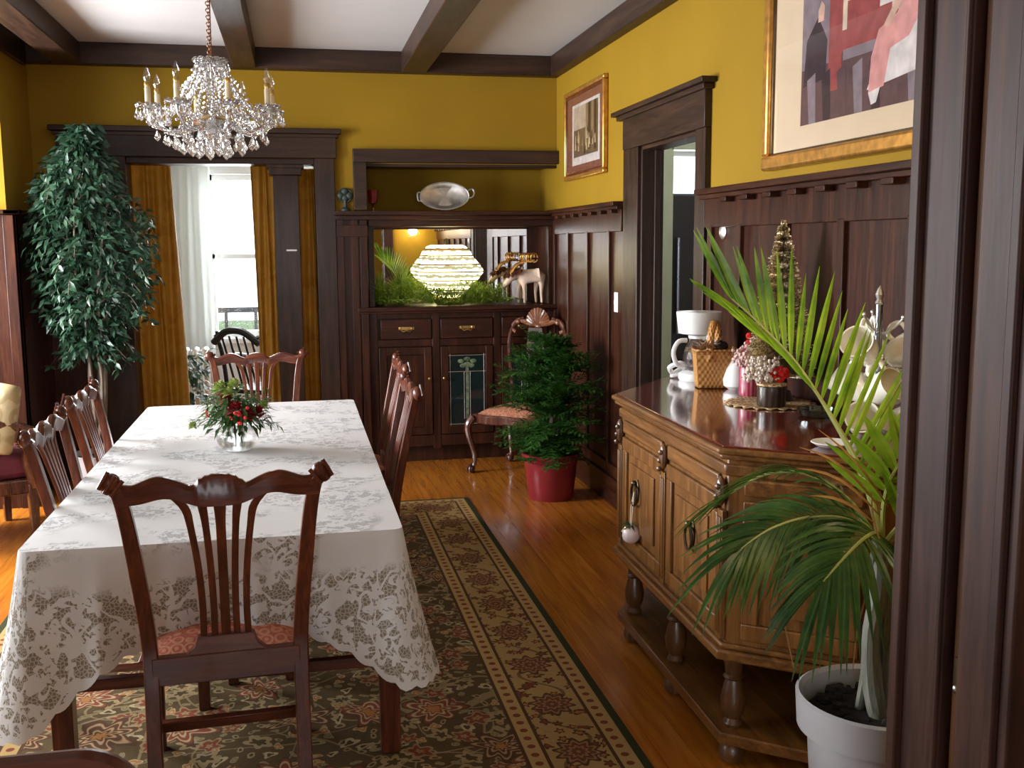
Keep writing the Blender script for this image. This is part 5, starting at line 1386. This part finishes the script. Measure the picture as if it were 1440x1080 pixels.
# ------------------------------------------------------------------ curtains in the opening
def drape(name, label, cat, x0, x1, y, z0, z1, mat, folds, amp, flare=0.0, group=None):
    def fn(u, v):
        z = lerp(z0, z1, v); w = 1-v; x = lerp(x0-flare*w*.4, x1+flare*w, u)
        ph = u*folds*2*pi
        return (x+.008*sin(ph*.5+z*2), y+amp*sin(ph+.5*sin(z*1.7))*(.65+.35*w), z)
    o = MB().grid(fn, max(24, int(folds*12)), 24).build(name, mat, None, ang=80, solid=.004)
    return tag(o, label, cat, group)
drape('gold_curtain', 'gold brocade curtain beside the ficus at the left of the opening', 'curtain', -1.10, -.815, 7.62, .02, 2.14, M['curtain'], 4, .03, .05, 'gold curtains in the opening')
drape('gold_curtain', 'gold brocade curtain immediately left of the dark pillar', 'curtain', -.275, -.12, 7.60, .02, 2.14, M['curtain'], 3, .025, 0, 'gold curtains in the opening')
drape('gold_curtain', 'gold brocade curtain between the dark pillar and the right casing', 'curtain', .03, .17, 7.60, .02, 2.10, M['curtain'], 2.5, .022, 0, 'gold curtains in the opening')
drape('sheer_curtain', 'white sheer curtain covering the sunroom wall left of the bright window', 'curtain', -1.75, -.72, 9.62, .02, 2.45, M['sheer'], 9, .03)
# ------------------------------------------------------------------ sun room furniture
rd = thing('radiator', 'silver cast iron radiator behind the left gold curtain in the sunroom', 'radiator', (-1.02, 9.2, 0))
for k in range(7):
    x = -.24+k*.08
    MB().tube(curve([(x, -.06, .08), (x, -.06, .62), (x, 0, .67), (x, .06, .62), (x, .06, .08)], 16), .033, 10, flat=.9).tube([(x, -.06, .08), (x, .06, .08)], .033, 8).build('column', M['silver'], rd)
for q in (-.24, .24): MB().box(q-.03, q+.03, -.05, .05, 0, .08).build('foot', M['silver'], rd)
rk = thing('rocking_chair', 'dark rocking chair by the bright sunroom window', 'chair', (-.27, 8.75, 0), radians(-35)); rk.scale = (1, 1, .95)
for s in (-1, 1):
    MB().tube(curve([(s*.24, -.42, .09), (s*.24, -.15, .02), (s*.24, .15, .02), (s*.24, .42, .09)], 16), .018, 8).build('rocker', M['black'], rk)
    MB().tube([(s*.24, .2, .03), (s*.24, .21, .64)], .018, 8).build('front_leg', M['black'], rk)
    MB().tube(curve([(s*.24, -.18, .03), (s*.235, -.20, .42), (s*.22, -.27, .75), (s*.20, -.36, .90)], 14), .018, 8).build('back_post', M['black'], rk)
    MB().tube(curve([(s*.23, -.24, .66), (s*.26, -.05, .70), (s*.27, .12, .67), (s*.25, .26, .63)], 14), .022, 8).build('arm', M['black'], rk)
MB().tube(curve([(-.22, -.36, .84), (-.1, -.38, .93), (0, -.385, .95), (.1, -.38, .93), (.22, -.36, .84)], 14), .03, 8).build('crest', M['black'], rk)
for k in range(5): MB().tube([(-.14+.07*k, -.20, .42), (-.14+.07*k, -.36, .90)], .010, 6).build('spindle', M['black'], rk)
MB().box(-.25, .25, -.22, .24, .39, .43).build('seat', M['black'], rk, bevel=.01)
hp = thing('houseplant', 'green houseplant on the sunroom floor behind the far dining chair', 'plant', (-.86, 8.35, 0))
MB().lathe([(.10, 0), (.13, .22), (.115, .22), (0, .19)], 24).build('pot', M['redpot'], hp)
b = MB(); rnd = random.Random(41)
for i in range(260):
    a = rnd.uniform(0, 2*pi); r = rnd.uniform(.02, .2); z = .25+rnd.random()*.5
    b.leaf((r*cos(a), r*sin(a), z), (cos(a), sin(a), rnd.uniform(-.6, .6)), (0, 0, 1), rnd.uniform(.08, .14), rnd.uniform(.03, .05), .25)
b.tube([(0, 0, .19), (0, 0, .7)], .012, 6); b.build('foliage', M['ficus'], hp)
rl = thing('porch_railing', 'black porch railing outside the bright sunroom window', 'railing', (-.1, 10.45, -.1))
MB().box(-1.2, 1.2, -.02, .02, 1.02, 1.07).build('top_rail', M['black'], rl); MB().box(-1.2, 1.2, -.02, .02, .14, .18).build('bottom_rail', M['black'], rl)
for k in range(9): MB().box(-1.15+k*.28, -1.12+k*.28, -.012, .012, -.35, 1.02).build('baluster', M['black'], rl)

# ------------------------------------------------------------------ upholstered chair and cushion on the left
lc = thing('upholstered_armchair', 'dark wood armchair with burgundy seat at the left edge by the panelling', 'chair', (-1.76, 5.93, 0), radians(-62))
for s in (-1, 1):
    MB().tube(curve([(s*.31, -.27, .80), (s*.32, -.18, .78), (s*.325, 0, .68), (s*.33, .16, .645), (s*.33, .26, .60), (s*.325, .25, .55)], 22), .025, 10).build('arm', M['armwood'], lc)
    MB().tube(curve([(s*.31, .24, .56), (s*.30, .22, .44), (s*.30, .26, .30)], 10), .022, 8).build('arm_post', M['armwood'], lc)
    taper(s*.28, .25, 0, .32, .035, .055).build('front_leg', M['armwood'], lc, bevel=.005)
    MB().tube(curve([(s*.26, -.40, 0), (s*.26, -.29, .35), (s*.28, -.31, .75), (s*.25, -.40, 1.06)], 14), .024, 8).build('back_post', M['armwood'], lc)
MB().box(-.30, .30, -.30, .29, .27, .35).build('seat_rail', M['armwood'], lc, bevel=.01)
MB().box(-.285, .285, -.28, .30, .35, .49).build('seat_cushion', M['burgundy'], lc, bevel=.035)
MB().prism([(-.25, .42), (.25, .42), (.24, .95), (.12, 1.04), (-.12, 1.04), (-.24, .95)], -.04, .04, Matrix.Translation((0, -.33, 0)) @ Matrix.Rotation(radians(98), 4, 'X')).build('back_pad', M['dark'], lc, bevel=.02)
MB().tube(curve([(-.25, -.40, 1.05), (-.12, -.42, 1.10), (0, -.42, 1.12), (.12, -.42, 1.10), (.25, -.40, 1.05)], 14), .028, 8).build('crest', M['armwood'], lc)
def pil(u, v):
    a = 2*pi*u; m = max(abs(cos(a)), abs(sin(a)))**.85; t = sin(pi*v); c = -cos(pi*v)
    return (cos(a)/m*.19*t**.55, c*.075*(1-.0*t), sin(a)/m*.19*t**.55)
o = MB().grid(pil, 40, 14, True).build('throw_cushion', M['cushion'], None, ang=80)
o.location = (-1.60, 5.82, .675); o.rotation_euler = (radians(-14), 0, radians(-40)); tag(o, 'cream patterned cushion on the burgundy armchair', 'cushion')

# ------------------------------------------------------------------ framed pictures on the right wall
def quadw(b, y0, y1, z0, z1, x, col): 
    b.cur = col; b.add([(x, y0, z0), (x, y1, z0), (x, y1, z1), (x, y0, z1)], [(0, 1, 2, 3)])
def polyw(b, pts, x, col): b.cur = col; b.add([(x, p[0], p[1]) for p in pts], [tuple(range(len(pts)))])
def frame(nm, parent, y0, y1, z0, z1, w, x0, x1, mat):
    b = MB()
    for a0, a1, c0, c1 in ((y0, y1, z0, z0+w), (y0, y1, z1-w, z1), (y0, y0+w, z0+w, z1-w), (y1-w, y1, z0+w, z1-w)): b.box(x0, x1, a0, a1, c0, c1)
    return b.build(nm, mat, parent, bevel=min(.012, w*.3), world=True)
def fl_(name, c, r=.85): return plain(name, c, r, spec=.2, var=.18, vs=18)
sp = thing('framed_print', 'smaller framed sepia print with wide reddish mat left of the right doorway', 'picture', (1.84, 6.55, 2.27))
frame('gilt_frame', sp, 6.085, 7.015, 1.985, 2.565, .028, 1.825, XR, M['gold'])
frame('wood_liner', sp, 6.113, 6.987, 2.013, 2.537, .02, 1.832, XR, M['mahog'])
MB().box(1.842, 1.85, 6.13, 6.97, 2.03, 2.52).build('red_mat', fl_('rust_mat', (.17, .062, .035)), sp, world=True)
MB().box(1.840, 1.8435, 6.20, 6.84, 2.075, 2.465).build('white_mat', fl_('ivory_mat', (.50, .44, .40)), sp, world=True)
b = MB(); Y0, Y1, z0, z1 = 6.235, 6.80, 2.125, 2.445
sep = [fl_('sepia_ground', (.12, .075, .04)), fl_('sepia_sky', (.36, .28, .20)), fl_('sepia_dark', (.035, .022, .012)), fl_('sepia_mid', (.20, .13, .065)), fl_('sepia_light', (.40, .30, .16))]
quadw(b, Y0, Y1, z0, z1, 1.8393, 0); quadw(b, 6.50, Y1, 2.30, z1, 1.8390, 1)
for i, (a, h, c) in enumerate(((6.27, .30, 2), (6.33, .27, 3), (6.40, .29, 2), (6.46, .2, 3))): quadw(b, a, a+.05, z1-h, z1, 1.8388, c)
rnd = random.Random(51)
for i in range(26):
    y = rnd.uniform(Y0+.03, Y1-.04); z = rnd.uniform(z0+.01, z0+.11); h = rnd.uniform(.04, .08)
    polyw(b, [(y-.014, z), (y+.016, z), (y+.012, z+h*.7), (y+.004, z+h), (y-.006, z+h*.8)], 1.8385-.00005*i, rnd.choice((2, 3, 4)))
b.build('sepia_image', sep, sp, world=True, smooth=False)
MB().box(1.836, 1.8372, 6.13, 6.97, 2.03, 2.52).build('glass', thin_glass('picture_glass', refl=.0), sp, world=True)

bp = thing('framed_painting', 'large gilt-framed painting of a woman in pink on the right wall above the sideboard', 'picture', (1.84, 3.12, 2.28))
y0, y1, z0, z1 = 2.36, 3.895, 1.84, 2.70
frame('gilt_frame', bp, y0, y1, z0, z1, .055, 1.815, XR, M['gold'])
frame('inner_bead', bp, y0+.055, y1-.055, z0+.055, z1-.055, .008, 1.832, XR, M['bronze'])
MB().box(1.842, 1.85, y0+.06, y1-.06, z0+.06, z1-.06).build('mat', M['mat_board'], bp, world=True)
pc = [fl_('paint_umber', (.10, .055, .055)), fl_('paint_lilac', (.20, .155, .17)), fl_('paint_red', (.26, .06, .055)), fl_('paint_cream', (.52, .42, .32)), fl_('paint_pink', (.56, .26, .24)), fl_('paint_white', (.58, .52, .50)), fl_('paint_dark', (.045, .028, .032)), fl_('paint_skin', (.52, .33, .25)), fl_('paint_hair', (.06, .03, .02))]
b = MB(); A0, A1, B0, B1 = 2.63, 3.615, 1.985, 2.56
quadw(b, A0, A1, B0, B1, 1.8415, 0)
quadw(b, 3.42, A1, 2.18, B1, 1.8412, 1); quadw(b, 3.33, 3.42, 2.08, B1, 1.8411, 2); quadw(b, A0, 3.33, 2.20, B1, 1.8411, 3)
quadw(b, A0, 3.33, 2.20, 2.27, 1.8408, 2); quadw(b, A0, 3.32, 2.17, 2.205, 1.8407, 1)
quadw(b, 3.03, 3.30, 2.24, 2.36, 1.8405, 2); quadw(b, 2.93, 3.10, 2.30, 2.42, 1.8404, 5)
quadw(b, 2.62, 2.86, 2.23, 2.37, 1.8405, 2); quadw(b, A0, 2.86, 2.255, 2.27, 1.8403, 3)
polyw(b, [(3.60, 2.12), (3.44, 2.13), (3.43, 2.26), (3.50, 2.35), (3.58, 2.28)], 1.8408, 6)
polyw(b, [(3.50, 2.33), (3.46, 2.33), (3.455, 2.38), (3.48, 2.40), (3.50, 2.37)], 1.8406, 7)
for i in range(9): 
    y = A0+.03+i*.105; polyw(b, [(y, B0), (y+.05, B0), (y+.07, 2.14), (y+.01, 2.16)], 1.8410-.00003*i, (0, 6, 1)[i % 3])
polyw(b, [(3.16, 2.05), (2.80, 2.08), (2.83, 2.20), (2.88, 2.24), (3.06, 2.20)], 1.8401, 5)
polyw(b, [(3.15, 2.04), (3.06, 2.05), (3.03, 2.16), (2.93, 2.18), (2.85, 2.26), (2.85, 2.36), (2.89, 2.45), (2.93, 2.44), (2.93, 2.33), (3.00, 2.26), (3.10, 2.23), (3.14, 2.15)], 1.8399, 4)
polyw(b, [(2.93, 2.40), (3.02, 2.29), (3.07, 2.24), (3.05, 2.225), (2.97, 2.29), (2.90, 2.36)], 1.8397, 7)
polyw(b, [(2.93, 2.45), (2.88, 2.45), (2.875, 2.51), (2.905, 2.535), (2.935, 2.51)], 1.8396, 7); polyw(b, [(2.945, 2.49), (2.91, 2.515), (2.87, 2.48), (2.86, 2.52), (2.89, 2.55), (2.93, 2.55)], 1.8395, 8)
polyw(b, [(3.15, 2.04), (3.08, 2.05), (3.10, 2.005), (3.13, 2.0)], 1.8396, 5)
b.build('painted_image', pc, bp, world=True, smooth=False)
MB().box(1.836, 1.8372, y0+.06, y1-.06, z0+.06, z1-.06).build('glass', M['pglass'] if 'pglass' in M else bpy.data.materials['picture_glass'], bp, world=True)

# ------------------------------------------------------------------ small wall fittings
sw = thing('light_switch', 'narrow white light switch plate on the panelling left of the right doorway', 'light switch', (XR-.018, 5.84, 1.22))
sw.location.x = XR-.0185
MB().box(-.006, 0, -.034, .034, -.058, .058).build('plate', M['white'], sw, bevel=.002)
MB().box(-.016, -.004, -.006, .006, -.014, .012).build('toggle', M['white'], sw, bevel=.002)
wm = MB().lathe([(.034, 0), (.034, .004), (.026, .010), (.012, .014), (0, .015)], 24, M=Matrix.Rotation(-pi/2, 4, 'Y')).build('wall_medallion', M['silver'])
wm.location = (XR-.0185, 4.30, 1.61); tag(wm, 'small round silver medallion on the panelling right of the doorway', 'medallion')
sc_ = thing('added_sconce', 'added brass wall sconce by the potted palm, standing in for an unseen light source', 'lamp', (1.5, 1.7505, 1.74))  # added fixture for the bright spot in the mirror, real source unknown
MB().lathe([(.05, 0), (.05, .008), (.02, .02), (0, .022)], 20, M=Matrix.Rotation(-pi/2, 4, 'X')).build('back_plate', M['brass'], sc_)
MB().tube(curve([(0, .02, 0), (0, .07, -.05), (0, .16, -.07), (0, .18, -.03)], 12), .007, 8).build('arm', M['brass'], sc_)
MB().ball((0, .18, -.005), .028, 14, 9).build('bulb', glow('lit_bulb', (1.0, .82, .55), 22), sc_)
# ------------------------------------------------------------------ kitchen glimpse
fr_ = thing('refrigerator', 'tall black refrigerator seen through the right doorway', 'refrigerator', (2.99, 7.55, 0))
MB().box(-.33, .40, -.30, .35, .03, 1.92).build('body', M['black'], fr_, bevel=.01)
MB().box(-.325, .395, -.335, -.305, .70, 1.91).build('door', M['black'], fr_, bevel=.012); MB().box(-.325, .395, -.335, -.305, .05, .69).build('freezer_drawer', M['black'], fr_, bevel=.012)
MB().tube([(-.26, -.37, .9), (-.26, -.37, 1.6)], .012, 8).build('handle', M['steel'], fr_); MB().box(-.3, .37, -.25, .3, 0, .03).build('base_grille', M['black'], fr_)
M['sage'] = plain('sage_paint', (.40, .48, .36), .5, var=.05)
struct('trim_17', MB().box(2.545, 2.655, 7.10, 7.22, 0, 2.22).box(2.53, 2.56, 7.09, 7.12, 0, 2.22), M['sage'], .004)
struct('trim_18', MB().box(2.655, 3.5, 7.10, 7.22, 2.22, 2.34).box(2.04, 2.655, 7.14, 7.22, 2.22, 2.34), M['sage'], .004)
